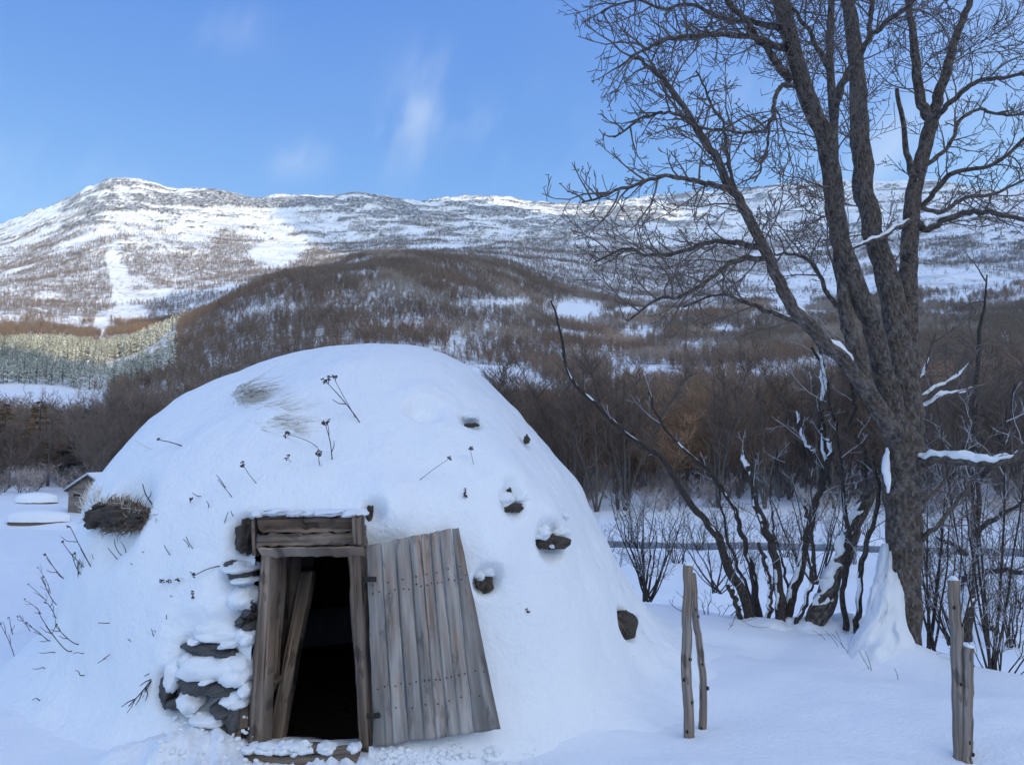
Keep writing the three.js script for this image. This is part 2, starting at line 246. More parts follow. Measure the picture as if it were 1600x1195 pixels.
// sheets of ground in rings round the viewpoint
function sheet(name, r0, r1, nr, azs, colour, extra) {
  const b = new MB(), pow = k => r0 * Math.pow(r1 / r0, k / nr), rows = [];
  for (let k = 0; k <= nr; k++) { const r = pow(k), row = []; for (const a of azs) { let x = Math.sin(a) * r, z = -Math.cos(a) * r, y = ground(x, z); if (extra) { const e = extra(x, y, z, a, r); x += e[0]; y += e[1]; z += e[2]; } row.push(colour ? b.v(x, y, z, x, z, colour(x, y, z, a, r)) : b.v(x, y, z, x, z)); } rows.push(row); }
  for (let k = 0; k < nr; k++) for (let i = 0; i < azs.length - 1; i++) b.q(rows[k][i], rows[k + 1][i], rows[k + 1][i + 1], rows[k][i + 1]);
  const m = b.build(name, colour ? M.terrain : M.snow); m.userData.kind = 'structure'; return m;
}
const fan = (n, lim, m) => { const a = []; for (let i = 0; i <= m; i++) a.push(-Math.PI + (Math.PI - lim) * i / m); for (let i = 1; i < n; i++) a.push(-lim + 2 * lim * i / n); for (let i = 0; i <= m; i++) a.push(lim + (Math.PI - lim) * i / m); return a; };
sheet('snow_ground', 0.6, 70, 330, fan(560, 0.72, 40));
const inE = (px, py, e) => { const a = (px - e[0]) / e[2], b = (py - e[1]) / e[3]; return a * a + b * b; };
const CLEAR = [[775, 478, 60, 10], [905, 494, 55, 13], [1000, 522, 50, 15], [770, 584, 70, 18], [1010, 585, 60, 18], [1130, 520, 40, 12], [1000, 486, 40, 7], [1330, 452, 60, 20], [1490, 440, 130, 30], [640, 507, 60, 6], [700, 545, 40, 5], [1240, 480, 50, 9]];
const GULLY = [[175, 405, 13, 16], [185, 432, 15, 20], [190, 458, 17, 20], [200, 490, 36, 13], [428, 398, 42, 24], [460, 385, 30, 14], [330, 345, 80, 13], [405, 352, 50, 16], [158, 508, 12, 22], [690, 386, 70, 6], [600, 335, 30, 18]];
const clearing = (px, py) => { let m = 9; for (const e of CLEAR) m = Math.min(m, inE(px, py, e)); for (const e of GULLY) m = Math.min(m, inE(px, py, e)); return m; };
function wood(px, py, x, z, d) {                                          // how thickly the slopes are wooded, 0 to 1
  if (d < 480 && d > 265 && px < 165 + 14 * vn(d / 20, 3, 1) && px > -400) return 0.03;
  const n = fbm(x / 60, 2, z / 60, 3) + 0.5 * fbm(x / 260 + 4, 9, z / 130, 3);
  let k = d < 1000 ? sstep(-0.42, -0.12, n) : sstep(-0.34, 0.22, n);
  if (px > 700 && d > 260 && d < 1000) k *= 0.25 + 0.75 * sstep(-0.36, 0.02, fbm(x / 46 + 8, 4, z / 30, 3) + 0.05);
  k *= sstep(0.7, 1.25, clearing(px, py) + 0.35 * n + (px > 600 ? 1.1 * Math.abs(fbm(x / 18, 6, z / 18, 3)) : 0));
  if (py > 388 && py < 475 && px > 640 && px < 1150 && d > 850) k = Math.max(k, 0.9 * sstep(0.8, 1.3, clearing(px, py) + 0.3 * n));
  if (px > 590 && px < 880 && py > 402 && py < 474 && d > 300) k = Math.max(k, 0.85 * sstep(0.8, 1.3, clearing(px, py) + 0.3 * n));
  if (px < 560 && py > 400 && d > 850) k = Math.max(k, 0.92 * sstep(0.75, 1.3, clearing(px, py) + 0.35 * n) * sstep(-0.55, -0.1, n));
  const line = 372 + 22 * vn(px / 60, 5, 0) - (px > 450 && px < 900 ? 14 : 0);
  k *= sstep(line - 22, line + 22, py);
  return k;
}
const tmpA = new THREE.Vector3();
const azs2 = (n, lim) => { const a = [-3.1416, -2.4, -1.8, -1.4, -1.15, -0.98, -0.85, -0.76]; for (let i = 0; i <= n; i++) a.push(-lim + 2 * lim * i / n); return a.concat([0.76, 0.85, 0.98, 1.15, 1.4, 1.8, 2.4, 3.1416]); };
const scrub = (x, z, s) => hash(Math.floor(x * s), Math.floor(z * s), 5);
function slopeColour(x, y, z, a, r) {
  if (Math.abs(a) > 1.1) return SNOW;
  const [px, py] = project(x, y, z), w = wood(px, py, x, z, r), g = fbm(x / 5, y / 5, z / 5, 3), k = clamp(w * 0.62 * (0.55 + 1.6 * g) + (scrub(x, z, 0.7) < 0.05 * w ? 0.5 : 0), 0, 0.8) * sstep(75, 170, r);
  return [lerp(SNOW[0], 0.13, k), lerp(SNOW[1], 0.098, k), lerp(SNOW[2], 0.08, k)];
}
sheet('hillside', 70, 920, 300, azs2(640, 0.70), slopeColour);
function crag(x, y, z, a, r, px, py) {                                    // bare rock breaking the snow, laid on heavier upward in place of cloud shade
  const up = sstep(420, 300, py);
  const n = fbm(a * 26, y / 26, r / 160, 4) + 0.55 * fbm(a * 90, y / 9, r / 60, 3) + 0.25 * fbm(a * 300, y / 4, r / 20, 2);
  let z0 = 0.29 - 0.17 * up;
  for (const e of [[250, 316, 150, 8], [335, 304, 80, 11], [470, 312, 110, 7], [290, 330, 60, 6], [195, 287, 70, 8], [600, 314, 46, 12], [640, 335, 60, 14], [130, 308, 40, 9], [140, 350, 60, 10], [270, 345, 40, 6], [850, 345, 130, 22], [980, 335, 80, 16], [480, 318, 90, 9], [730, 322, 60, 10]]) z0 -= 0.40 * Math.exp(-inE(px, py, e));
  return sstep(z0, z0 + 0.16, n) * sstep(440, 385, py);
}
sheet('mountain', 918, 4200, 430, azs2(940, 0.68), (x, y, z, a, r) => {
  if (Math.abs(a) > 1.1) return SNOW;
  const [px, py] = project(x, y, z), c = crag(x, y, z, a, r, px, py), w = wood(px, py, x, z, r), g = fbm(x / 9, y / 6, z / 9, 3), h = scrub(x, z, 0.25);
  let k = clamp(w * 0.66 * (0.6 + 1.7 * g) + (h < 0.16 * w ? 0.45 : h < 0.09 ? 0.45 : 0) + 0.30 * sstep(0.0, 0.4, fbm(x / 40, y / 14, z / 40, 4)), 0, 0.78);  // scrub, plus grey mottling that dulls the sunlit snow as cloud shade would
  let C = [lerp(SNOW[0], 0.17, k), lerp(SNOW[1], 0.135, k), lerp(SNOW[2], 0.115, k)];
  const q = c * clamp(0.75 + 1.3 * fbm(x / 4, y / 3, z / 4, 2), 0.25, 1); return [lerp(C[0], 0.085, q), lerp(C[1], 0.08, q), lerp(C[2], 0.078, q)];
}, (x, y, z, a, r) => { if (Math.abs(a) > 0.75 || r < 1100) return [0, 0, 0]; const [px, py] = project(x, y, z), c = crag(x, y, z, a, r, px, py), e = sstep(1100, 1500, r) * (c * 9 + 5 * fbm(x / 30, y / 30, z / 30, 3)) * sstep(4100, 3600, r); return [-Math.sin(a) * e * 0.8, e * 0.25, Math.cos(a) * e * 0.8]; });

// unseen mountain added behind the viewpoint, its crest shaped to shade hut and slopes
{
  const tan = Math.tan(SUN_EL), sx = Math.sin(SUN_AZ), sz = Math.cos(SUN_AZ), V = 1500;
  const s0 = curve([-2600, -1500, -400, -60, 55, 85, 112, 132, 152, 176, 215, 270, 380, 470, 600, 680, 760, 850, 1200, 1500, 1750, 1900, 2100, 2400, 2900, 3800], [900, 620, 330, 230, 175, 128, 124, 142, 172, 204, 300, 385, 425, 445, 535, 610, 830, 1080, 1260, 1200, 960, 940, 1200, 1360, 1300, 700]);
  const b = new MB(), n = 260, m = 40, rows = [];
  for (let j = 0; j <= m; j++) { const q = j / m * 2 - 1, row = []; for (let i = 0; i <= n; i++) { const u = -2600 + 6400 * i / n, top = s0(u) + V * tan + 16 * fbm(u / 60, 3, 1, 4), f = Math.pow(1 - Math.abs(q), 1.25), v = V + q * (q < 0 ? 1150 : 1500); const x = u * sz + v * sx, z = -u * sx + v * sz, y = lerp(-2.5, top, f) + (f > 0.02 && f < 0.98 ? 40 * f * (1 - f) * 4 * fbm(x / 120, 1, z / 120, 4) : 0); const k = clamp(sstep(300, 60, y) * 0.6 + 0.5 * fbm(x / 50, y / 50, z / 50, 3), 0, 0.75); row.push(b.v(x, y, z, x, z, [lerp(SNOW[0], 0.14, k), lerp(SNOW[1], 0.11, k), lerp(SNOW[2], 0.095, k)])); } rows.push(row); }
  for (let j = 0; j < m; j++) for (let i = 0; i < n; i++) b.q(rows[j][i], rows[j][i + 1], rows[j + 1][i + 1], rows[j + 1][i]);
  b.build('mountain', M.terrain).userData.kind = 'structure';
}
// the stream: a dark sheet in its channel
{
  const b = new MB(); let p = null;
  for (let x = -45; x <= 45; x += 0.5) { const zc = -riverZ(x), w = 1.5 + 0.3 * Math.sin(x * 0.7) + 0.2 * vn(x * 0.9, 1, 2), y = -1.85 - 0.24; const a = b.v(x, y, zc + w, x, zc + w), c = b.v(x, y, zc - w, x, zc - w); if (p) b.q(p[0], a, c, p[1]); p = [a, c]; }
  b.build('river', M.water).userData.kind = 'structure';
}

// ---------------------------------------------------------------- woods
const rv = R => new THREE.Vector3(R() * 2 - 1, R() * 2 - 1, R() * 2 - 1).normalize();
function bareTree(seed, o) {                                              // unit-height leafless tree of thin flat twigs around tubular stems
  const R = rng(seed), b = new MB(), bark = o.bark, tip = o.tip;
  const mixc = t => { const j = 0.75 + R() * 0.5; return [lerp(bark[0], tip[0], t) * j, lerp(bark[1], tip[1], t) * j, lerp(bark[2], tip[2], t) * j]; };
  for (let s = 0; s < o.stems; s++) {
    const an = R() * 6.28, lean = o.stems > 1 ? 0.06 + R() * o.lean : R() * 0.05, hh = (s ? 0.7 + R() * 0.3 : 1), pts = [];
    for (let k = 0; k <= 6; k++) { const t = k / 6; pts.push(new THREE.Vector3(Math.cos(an) * lean * t * (0.6 + 0.6 * t) + (R() - 0.5) * 0.025 * t, t * hh - 0.02, Math.sin(an) * lean * t * (0.6 + 0.6 * t) + (R() - 0.5) * 0.025 * t)); }
    b.col = mixc(0); b.tube(pts, pts.map((_, k) => o.r * (1 - 0.85 * k / 6)), o.sides || 4, { cap: false });
    for (let i = 0; i < o.branches; i++) {
      const t = lerp(o.from, 1, Math.pow(R(), 0.8)), k = Math.min(5, Math.floor(t * 6)), p = new THREE.Vector3().lerpVectors(pts[k], pts[k + 1], t * 6 - k);
      const L = o.len * (1.15 - t * 0.75) * (0.6 + R() * 0.6), ph = R() * 6.28, d = new THREE.Vector3(Math.cos(ph), o.up + R() * 0.7, Math.sin(ph)).normalize();
      let q = p.clone(), dd = d.clone(); const segs = o.segs || 3;
      for (let g = 0; g < segs; g++) {
        const e = q.clone().addScaledVector(dd, L / segs), w = o.w * (1 - g / (segs + 0.6));
        b.col = mixc(0.25 + 0.5 * g / segs); b.ribbon(q, e, w, w * 0.75, rv(R));
        for (let c = 0; c < o.twigs; c++) {
          const st = new THREE.Vector3().lerpVectors(q, e, R()), td = dd.clone().addScaledVector(rv(R), 0.85).add(new THREE.Vector3(0, o.tup, 0)).normalize(), tl = L * (0.22 + R() * 0.36), te = st.clone().addScaledVector(td, tl);
          b.col = mixc(0.6 + R() * 0.4); b.ribbon(st, te, w * 0.6, o.sub ? w * 0.35 : 0, rv(R));
          for (let h = 0; h < (o.sub || 0); h++) { const s2 = new THREE.Vector3().lerpVectors(st, te, 0.25 + R() * 0.7), t2 = td.clone().addScaledVector(rv(R), 0.8).add(new THREE.Vector3(0, 0.2, 0)).normalize(); b.col = mixc(1); b.ribbon(s2, s2.clone().addScaledVector(t2, tl * (0.3 + R() * 0.4)), w * 0.42, 0, rv(R)); }
        }
        q = e; dd.addScaledVector(rv(R), 0.35).add(new THREE.Vector3(0, 0.18, 0)).normalize();
      }
    }
    b.col = null;
  }
  b.col = null; return b;
}
function conifer(seed, o) {
  const R = rng(seed), b = new MB(); b.col = [0.07, 0.055, 0.045]; b.tube([new THREE.Vector3(0, -0.03, 0), new THREE.Vector3(0, 0.5, 0), new THREE.Vector3(0, 0.97, 0)], [0.016, 0.011, 0.003], 4, { cap: false });
  for (let i = 0; i < o.n; i++) {
    const t = Math.pow(R(), 0.75), y = lerp(o.from, 1, t), L = o.w * Math.pow(1 - (y - o.from) / (1 - o.from), o.pw || 0.8) * (0.65 + 0.5 * R()) + 0.012, ph = R() * 6.28, dx = Math.cos(ph), dz = Math.sin(ph), dr = o.droop * L;
    const p = new THREE.Vector3(0, y, 0), e = new THREE.Vector3(dx * L, y - dr + 0.25 * L * (o.tipUp || 0), dz * L);
    for (let k = 0; k < o.k; k++) { const u = 0.25 + 0.75 * R(), s = new THREE.Vector3().lerpVectors(p, e, u), j = 0.7 + R() * 0.6, f = R() < (o.frost || 0); b.col = f ? [0.80 * j, 0.80 * j, 0.74 * j] : o.c.map(x => x * j); b.ribbon(s, s.clone().add(new THREE.Vector3(dx + (R() - 0.5) * 1.6, -0.35 + R() * 0.5, dz + (R() - 0.5) * 1.6).normalize().multiplyScalar(L * 0.30 + 0.014)), o.tw || 0.013, 0.003, rv(R)); }
  }
  b.col = null; return b;
}
function forest(name, label, category, geos, places) {                    // one object for a wood that nobody could count
  const root = places.length; const g = thing(name, label, category); g.userData.kind = 'stuff';
  geos.forEach((geo, gi) => {
    const mine = places.filter((_, i) => i % geos.length === gi); if (!mine.length) return;
    const im = new THREE.InstancedMesh(geo, M.twigFar, mine.length), m = new THREE.Matrix4(), q = new THREE.Quaternion(), s = new THREE.Vector3(), p = new THREE.Vector3(), up = new THREE.Vector3(0, 1, 0), c = new THREE.Color();
    mine.forEach((a, i) => { q.setFromAxisAngle(up, a.t); s.set(a.h * a.w, a.h, a.h * a.w); p.set(a.x, a.y, a.z); im.setMatrixAt(i, m.compose(p, q, s)); im.setColorAt(i, c.setRGB(a.c[0], a.c[1], a.c[2])); });
    im.name = 'tree_mass'; im.castShadow = im.receiveShadow = true; im.userData.kind = 'stuff'; g.add(im);
  });
  return g;
}
function scatter(seed, n, d0, d1, p0, p1, fn) {
  const R = rng(seed), out = [], a0 = Math.atan((p0 - 800) / FPX), a1 = Math.atan((p1 - 800) / FPX);
  for (let i = 0; i < n; i++) { const a = lerp(a0, a1, R()), r = Math.sqrt(lerp(d0 * d0, d1 * d1, R())), x = Math.sin(a) * r, z = -Math.cos(a) * r, u = R(), t = R() * 6.28, k = R(), y = ground(x, z), [px, py] = project(x, y, z); const f = fn(px, py, r, u, k, x, z, R); if (f) out.push({ x, y: y - 0.15, z, t, ...f }); }
  return out;
}
const BARK = [0.165, 0.138, 0.115];
const farTrees = [1, 2, 3].map(s => bareTree(s + 40, { stems: 1, bark: [0.18, 0.15, 0.13], tip: [0.33, 0.265, 0.215], r: 0.022, sides: 3, branches: 16, from: 0.2, len: 0.42, up: 0.5, w: 0.016, segs: 1, twigs: 2, tup: 0.4, lean: 0.2 }).geo());
const midTrees = [1, 2, 3, 4].map(s => bareTree(s + 60, { stems: s % 2 ? 1 : 2, bark: BARK, tip: [0.28, 0.198, 0.14], r: 0.014, sides: 3, branches: 24, from: 0.14, len: 0.42, up: 0.45, w: 0.0075, segs: 2, twigs: 4, tup: 0.35, lean: 0.35 }).geo());
const closeTrees = [1, 2, 3, 4, 5].map(s => bareTree(s + 80, { stems: 1 + s % 3, bark: [0.12, 0.108, 0.10], tip: [0.20, 0.148, 0.118], r: 0.0085, sides: 5, branches: 30, from: 0.26, len: 0.34, up: 0.55, w: 0.0026, segs: 3, twigs: 4, sub: 3, tup: 0.3, lean: 0.42 }));
const pines = [1, 2, 3].map(s => conifer(s + 100, { n: 60, k: 5, from: 0.08, w: 0.33, droop: 0.2, pw: 0.6, c: [0.30, 0.31, 0.20], frost: 0.6, tw: 0.026 }).geo());
forest('mountain_birch_woods', 'thin frosted birch woods spread over the upper snowy mountain slope', 'woods', farTrees, scatter(11, 120000, 900, 2350, -160, 1760, (px, py, d, u, k, x, z) => { const w = wood(px, py, x, z, d); if (u > w) return null; const j = 0.75 + k * 0.5; return { h: 4.5 + 3 * k, w: 1.1, c: [j, j, j] }; }));
forest('hillside_woods', 'brown leafless woods covering the lower hillside behind the hut', 'woods', midTrees, scatter(12, 52000, 125, 960, -160, 1760, (px, py, d, u, k, x, z) => {
  if (px < 285 && d > 440 && d < 740 && px < 275 + 20 * vn(d / 30, 1, 1)) return null;
  const w = wood(px, py, x, z, d); if (u > w * (d < 300 ? 0.8 : 1)) return null;
  const o = fbm(x / 70 + 3, 7, z / 70, 2), j = 0.72 + k * 0.5, f = px > 560 && d > 380 ? sstep(0.0, 0.35, fbm(x / 40, 12, z / 40, 2)) : 0;
  return { h: 5.5 + 4 * k, w: 1.0, c: [j * (1 + 0.5 * Math.max(0, o)) * (1 + 0.7 * f), j * (1 + 0.15 * Math.max(0, o)) * (1 + 0.9 * f), j * (1 - 0.1 * Math.max(0, o)) * (1 + 1.1 * f)] };
}));
forest('pine_woods', 'sunlit frosted pine woods on the slope above the snowy clearing', 'woods', pines, scatter(13, 3600, 430, 745, -160, 300, (px, py, d, u, k, x, z) => {
  const lim = 268 - Math.max(0, d - 560) * 0.25 + 20 * vn(d / 30, 1, 1) + 70 * (k - 0.7); if (px > lim || (d < 485 && u < 0.55) || fbm(x / 40, 3, z / 40, 3) < -0.2) return null; const j = 0.75 + 0.5 * k; return { h: 6 + 7 * u, w: 1.0, c: [j, j, j] };
}));
forest('alder_thicket', 'dense dark leafless thicket filling the far bank of the stream', 'thicket', closeTrees.map(b => b.geo()), scatter(14, 1900, 57, 140, -160, 1760, (px, py, d, u, k, x, z) => {
  if (px < 140 && d < 68) return null;
  const o = sstep(0.0, 0.3, fbm(x / 14 + 1, 3, z / 14, 2)) * (px > 700 ? 1 : 0.4), j = (0.75 + 0.4 * k) * (u < 0.1 ? 2.1 : 1); return { h: (px > 620 ? 6.6 : px < 150 ? 3.6 : 5.6) + (px < 150 ? 1.6 : 2.6) * k, w: 1.05, c: [j * (1 + 0.75 * o), j * (1 + 0.42 * o), j] };
}));

// ---------------------------------------------------------------- the hut
const hut = thing('turf_hut', 'dome-shaped turf hut buried in snow with an open plank door', 'hut', new THREE.Vector3(HC.x, 0, HC.z));
const inHut = (name, b, mat, label, kind) => { const m = into(b.build(name, mat, hut), hut); if (label) m.userData.label = label; if (kind) m.userData.kind = kind; return m; };
const DENTS = [[664, 642, 0.11, 0.08], [736, 658, 0.075, 0.065], [823, 686, 0.05, 0.05], [797, 790, 0.085, 0.09], [793, 767, 0.05, 0.05], [858, 847, 0.115, 0.11], [757, 908, 0.075, 0.12], [975, 978, 0.095, 0.13], [581, 804, 0.06, 0.08], [192, 806, 0.24, 0.10], [388, 838, 0.10, 0.12], [330, 1010, 0.16, 0.10], [322, 1070, 0.20, 0.12], [378, 900, 0.10, 0.07], [392, 965, 0.12, 0.09], [270, 1075, 0.10, 0.08], [377, 1110, 0.12, 0.12]].map(a => ({ c: pick(a[0], a[1]), r: a[2], k: a[3] }));
const LUMPS = [[663, 612, 0.12, 0.03], [610, 780, 0.22, 0.07], [640, 850, 0.35, 0.05], [800, 745, 0.16, 0.05], [862, 812, 0.13, 0.05], [770, 870, 0.16, 0.06], [970, 940, 0.12, 0.03], [330, 980, 0.14, 0.05], [300, 940, 0.20, 0.04], [890, 715, 0.22, 0.05], [835, 640, 0.15, 0.04], [950, 880, 0.2, 0.03]].map(a => ({ c: pick(a[0], a[1]), r: a[2], k: a[3] }));
const LUMPY = pick(335, 985), LUMPR = pick(640, 800);
const doorway = (x, y, z) => { if (z < HC.z + 1.2) return false; const [px, py] = project(x, y, z); const l = lerp(400, 388, (py - 812) / 358), r = lerp(560, 576, (py - 812) / 358); return py > 812 && py < 1210 && px > l && px < r; };
{
  const b = new MB(), ths = [], NR = 240, rows = [];
  for (let i = 0; i < 110; i++) ths.push(200 + 140 * i / 110); for (let i = 0; i <= 660; i++) ths.push(340 + 220 * i / 660);
  for (const th of ths) {
    const p = PROF[Math.round((((th % 360) + 360) % 360) * 2) % 720], f = (((th % 360) + 360) % 360) * 2, p2 = PROF[(Math.floor(f) + 1) % 720], p1 = PROF[Math.floor(f) % 720], fr = f - Math.floor(f), c = Math.cos(th / 57.2958), s = Math.sin(th / 57.2958), row = []; rows.push(row);
    for (let j = 0; j <= NR; j++) {
      const t = j / NR, r = lerp(p1.r(t * p1.L), p2.r(t * p2.L), fr), y = lerp(p1.y(t * p1.L), p2.y(t * p2.L), fr), e = 0.01, dr = p.r(Math.min(1, t + e) * p.L) - p.r(Math.max(0, t - e) * p.L), dy = p.y(Math.min(1, t + e) * p.L) - p.y(Math.max(0, t - e) * p.L), q = Math.hypot(dr, dy) || 1, nr = -dy / q, ny = dr / q;
      const x = HC.x + r * c, z = HC.z + r * s, fade = sstep(0, 0.08, t) * sstep(1, 0.86, t);
      let d = fade * (0.075 * fbm(x * 1.1 + 5, y * 0.8, z * 1.1, 3) + 0.032 * sstep(-2.2, 0.2, x) * fbm(x * 3.4 + 2, y * 1.5, z * 3.4, 3) + 0.018 * fbm(x * 3.1, y * 3.1, z * 3.1, 3) + 0.005 * fbm(x * 14, y * 14, z * 14, 2));
      const lm = Math.exp(-((x - LUMPY.x) ** 2 + (y - LUMPY.y) ** 2 + (z - LUMPY.z) ** 2) / 0.13), lr = Math.exp(-((x - LUMPR.x) ** 2 + (y - LUMPR.y) ** 2 + (z - LUMPR.z) ** 2) / 0.2);
      d += lm * (0.07 * fbm(x * 5, y * 5, z * 5, 4) + 0.01) + lr * 0.05 * fbm(x * 4 + 2, y * 4, z * 4, 3);
      for (const k of DENTS) { const g = ((x - k.c.x) ** 2 + (y - k.c.y) ** 2 + (z - k.c.z) ** 2) / (k.r * k.r); if (g < 9) d -= k.k * Math.exp(-g * g * 0.8); }
      for (const k of LUMPS) { const g = ((x - k.c.x) ** 2 + (y - k.c.y) ** 2 + (z - k.c.z) ** 2) / (k.r * k.r); if (g < 9) d += k.k * Math.exp(-g); }
      row.push(b.v(x + nr * c * d, y + ny * d, z + nr * s * d, th / 57.2958 * 2.2, t * p.L));
    }
  }
  const P = b.p, cen = (a, c, d) => [0, 1, 2].map(k => (P[a * 3 + k] + P[c * 3 + k] + P[d * 3 + k]) / 3);
  const tri = (a, c, d) => { const m = cen(a, c, d); if (!doorway(m[0], m[1], m[2])) b.t(a, c, d); };
  for (let i = 0; i < ths.length; i++) { const A = rows[i], B = rows[(i + 1) % ths.length]; if (i === ths.length - 1) continue; for (let j = 0; j < NR; j++) { tri(A[j], B[j], B[j + 1]); tri(A[j], B[j + 1], A[j + 1]); } }
  // the ring closes at 560 = 200 degrees, where the last column meets the first
  inHut('snow_cover', b, M.snow);
  // timber lining and earth floor inside
  const l = new MB(), lr = []; for (let i = 0; i <= 120; i++) { const th = i * 3, p = PROF[(i * 6) % 720], row = []; lr.push(row); for (let j = 0; j <= 30; j++) { const t = j / 30 * 0.86, r = Math.min(p.r(t * p.L), 2.3) * 0.86, y = p.y(t * p.L) * 0.92; row.push(l.v(HC.x + Math.cos(th / 57.2958) * r, Math.max(y, -0.1), HC.z + Math.sin(th / 57.2958) * r, th / 30, t * 3)); } }
  const L = l.p, mid = (a, c, d) => [0, 1, 2].map(k => (L[a * 3 + k] + L[c * 3 + k] + L[d * 3 + k]) / 3), lt = (a, c, d) => { const m = mid(a, c, d); if (!(Math.abs(m[0] + 1.1) < 0.42 && m[2] > HC.z + 1 && m[1] < 1.3)) l.t(a, c, d); };
  for (let i = 0; i < 120; i++) for (let j = 0; j < 30; j++) { lt(lr[i][j], lr[i + 1][j], lr[i + 1][j + 1]); lt(lr[i][j], lr[i + 1][j + 1], lr[i][j + 1]); }
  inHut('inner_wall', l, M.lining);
  const fl = new MB(), fc = fl.v(HC.x, -0.40, HC.z), ring = []; for (let i = 0; i <= 60; i++) { const a = i / 60 * 6.2832; ring.push(fl.v(HC.x + Math.cos(a) * 2.02, -0.40 + 0.01 * vn(i, 1, 1), HC.z + Math.sin(a) * 2.02, Math.cos(a) * 2, Math.sin(a) * 2)); } for (let i = 0; i < 60; i++) fl.t(fc, ring[i + 1], ring[i]);
  inHut('earth_floor', fl, M.earth);
}
// a weathered board from the four corners of its face (bottom left, bottom right, top right, top left), given thickness backwards
function board(c, th, seed, o = {}) {
  const b = new MB(), R = rng(seed), nu = o.nu || 6, nv = o.nv || 26, [A, B, C, D] = c, n = new THREE.Vector3().crossVectors(new THREE.Vector3().subVectors(B, A), new THREE.Vector3().subVectors(D, A)).normalize(); const ou = R() * 7, ov = R() * 7, wave = o.wave ?? 0.004, tone = o.tone ?? (0.85 + R() * 0.3);
  const Lv = A.distanceTo(D), Lu = A.distanceTo(B), grid = back => { const rows = []; for (let j = 0; j <= nv; j++) { const v = j / nv, row = []; rows.push(row); for (let i = 0; i <= nu; i++) {
    const u = i / nu, p = new THREE.Vector3().lerpVectors(A, B, u).lerp(new THREE.Vector3().lerpVectors(D, C, u), v), ed = Math.abs(u * 2 - 1) > 0.99 || v < 0.01 || v > 0.99, eu = (Math.abs(u * 2 - 1) > 0.99 ? 1 : 0) * Math.sign(u - 0.5);
    const du = new THREE.Vector3().subVectors(B, A).normalize(), dv = new THREE.Vector3().subVectors(D, A).normalize();
    p.addScaledVector(du, wave * fbm(v * Lv * 7 + ou, seed, eu * 3, 3) * (eu ? 1.6 : 0.3)).addScaledVector(dv, wave * (v < 0.01 || v > 0.99 ? 1.5 * vn(u * Lu * 30 + ou, v * 9, seed) : 0));
    p.addScaledVector(n, -(back ? th : (ed ? Math.min(0.0025, th * 0.15) : 0)) + wave * 0.6 * fbm(u * Lu * 20 + ou, v * Lv * 4, seed, 3));
    const st = o.stain ? o.stain(u, v) : 0, k = tone * (0.9 + 0.55 * fbm(u * 3 + ou, v * Lv * 2.2 + ov, seed, 4) + 0.30 * fbm(u * 10 + ou, v * Lv * 7 + ov, seed, 3)); const col = [k * lerp(1, 0.98, st), k * lerp(0.99, 0.66, st), k * lerp(0.98, 0.46, st)];
    row.push(b.v(p.x, p.y, p.z, o.across ? v * Lv + ou : u * Lu + ou, o.across ? u * Lu + ov : v * Lv + ov, col)); } } return rows; };
  const f = grid(0), k = grid(1);
  for (let j = 0; j < nv; j++) for (let i = 0; i < nu; i++) { b.q(f[j][i], f[j][i + 1], f[j + 1][i + 1], f[j + 1][i]); b.q(k[j][i], k[j + 1][i], k[j + 1][i + 1], k[j][i + 1]); }
  for (let j = 0; j < nv; j++) { b.q(f[j][0], f[j + 1][0], k[j + 1][0], k[j][0]); b.q(f[j][nu], k[j][nu], k[j + 1][nu], f[j + 1][nu]); }
  for (let i = 0; i < nu; i++) { b.q(f[0][i], k[0][i], k[0][i + 1], f[0][i + 1]); b.q(f[nv][i], f[nv][i + 1], k[nv][i + 1], k[nv][i]); }
  return b;
}
const quad = (bl, br, tr, tl) => [bl, br, tr, tl].map(a => at(a[0], a[1], a[2]));
// door frame
const FB = 3.93, FT = 4.02;
inHut('door_jamb', board(quad([386, 1178, FB], [413, 1178, FB], [427, 850, FT], [408, 850, FT]), 0.10, 301, { wave: 0.008, nv: 40, tone: 1.05 }), M.frame);
inHut('door_jamb', board(quad([560, 1172, FB], [580, 1172, FB], [567, 852, FT], [543, 852, FT]), 0.10, 302, { wave: 0.007, nv: 40, tone: 0.85 }), M.frame);
inHut('lintel_board', board(quad([400, 855, FT - 0.05], [568, 853, FT - 0.05], [567, 831, FT - 0.04], [401, 834, FT - 0.04]), 0.22, 303, { wave: 0.008, nu: 30, nv: 6, across: true, tone: 1.3 }), M.frame);
inHut('lintel_board', board(quad([408, 834, FT - 0.03], [566, 831, FT - 0.03], [566, 819, FT - 0.02], [410, 821, FT - 0.02]), 0.22, 304, { wave: 0.010, nu: 30, nv: 6, across: true, tone: 0.95 }), M.frame);
inHut('lintel_board', board(quad([402, 822, FT - 0.06], [474, 819, FT - 0.06], [472, 804, FT - 0.03], [400, 807, FT - 0.03]), 0.25, 305, { wave: 0.010, nu: 20, nv: 6, across: true, tone: 0.7, stain: (u, v) => 0.35 + 0.3 * vn(u * 8, v * 3, 1) }), M.frame, 'dark reddish rough board on top of the lintel');
inHut('lintel_board', board(quad([469, 821, FT - 0.05], [556, 819, FT - 0.05], [556, 808, FT - 0.02], [470, 807, FT - 0.02]), 0.25, 306, { wave: 0.009, nu: 20, nv: 6, across: true, tone: 0.85, stain: (u, v) => 0.25 + 0.3 * vn(u * 8, v * 3, 4) }), M.frame);
inHut('end_board', board(quad([393, 868, FT - 0.02], [402, 868, FT - 0.02], [400, 810, FT - 0.02], [391, 812, FT - 0.02]), 0.05, 307, { wave: 0.006 }), M.frame);
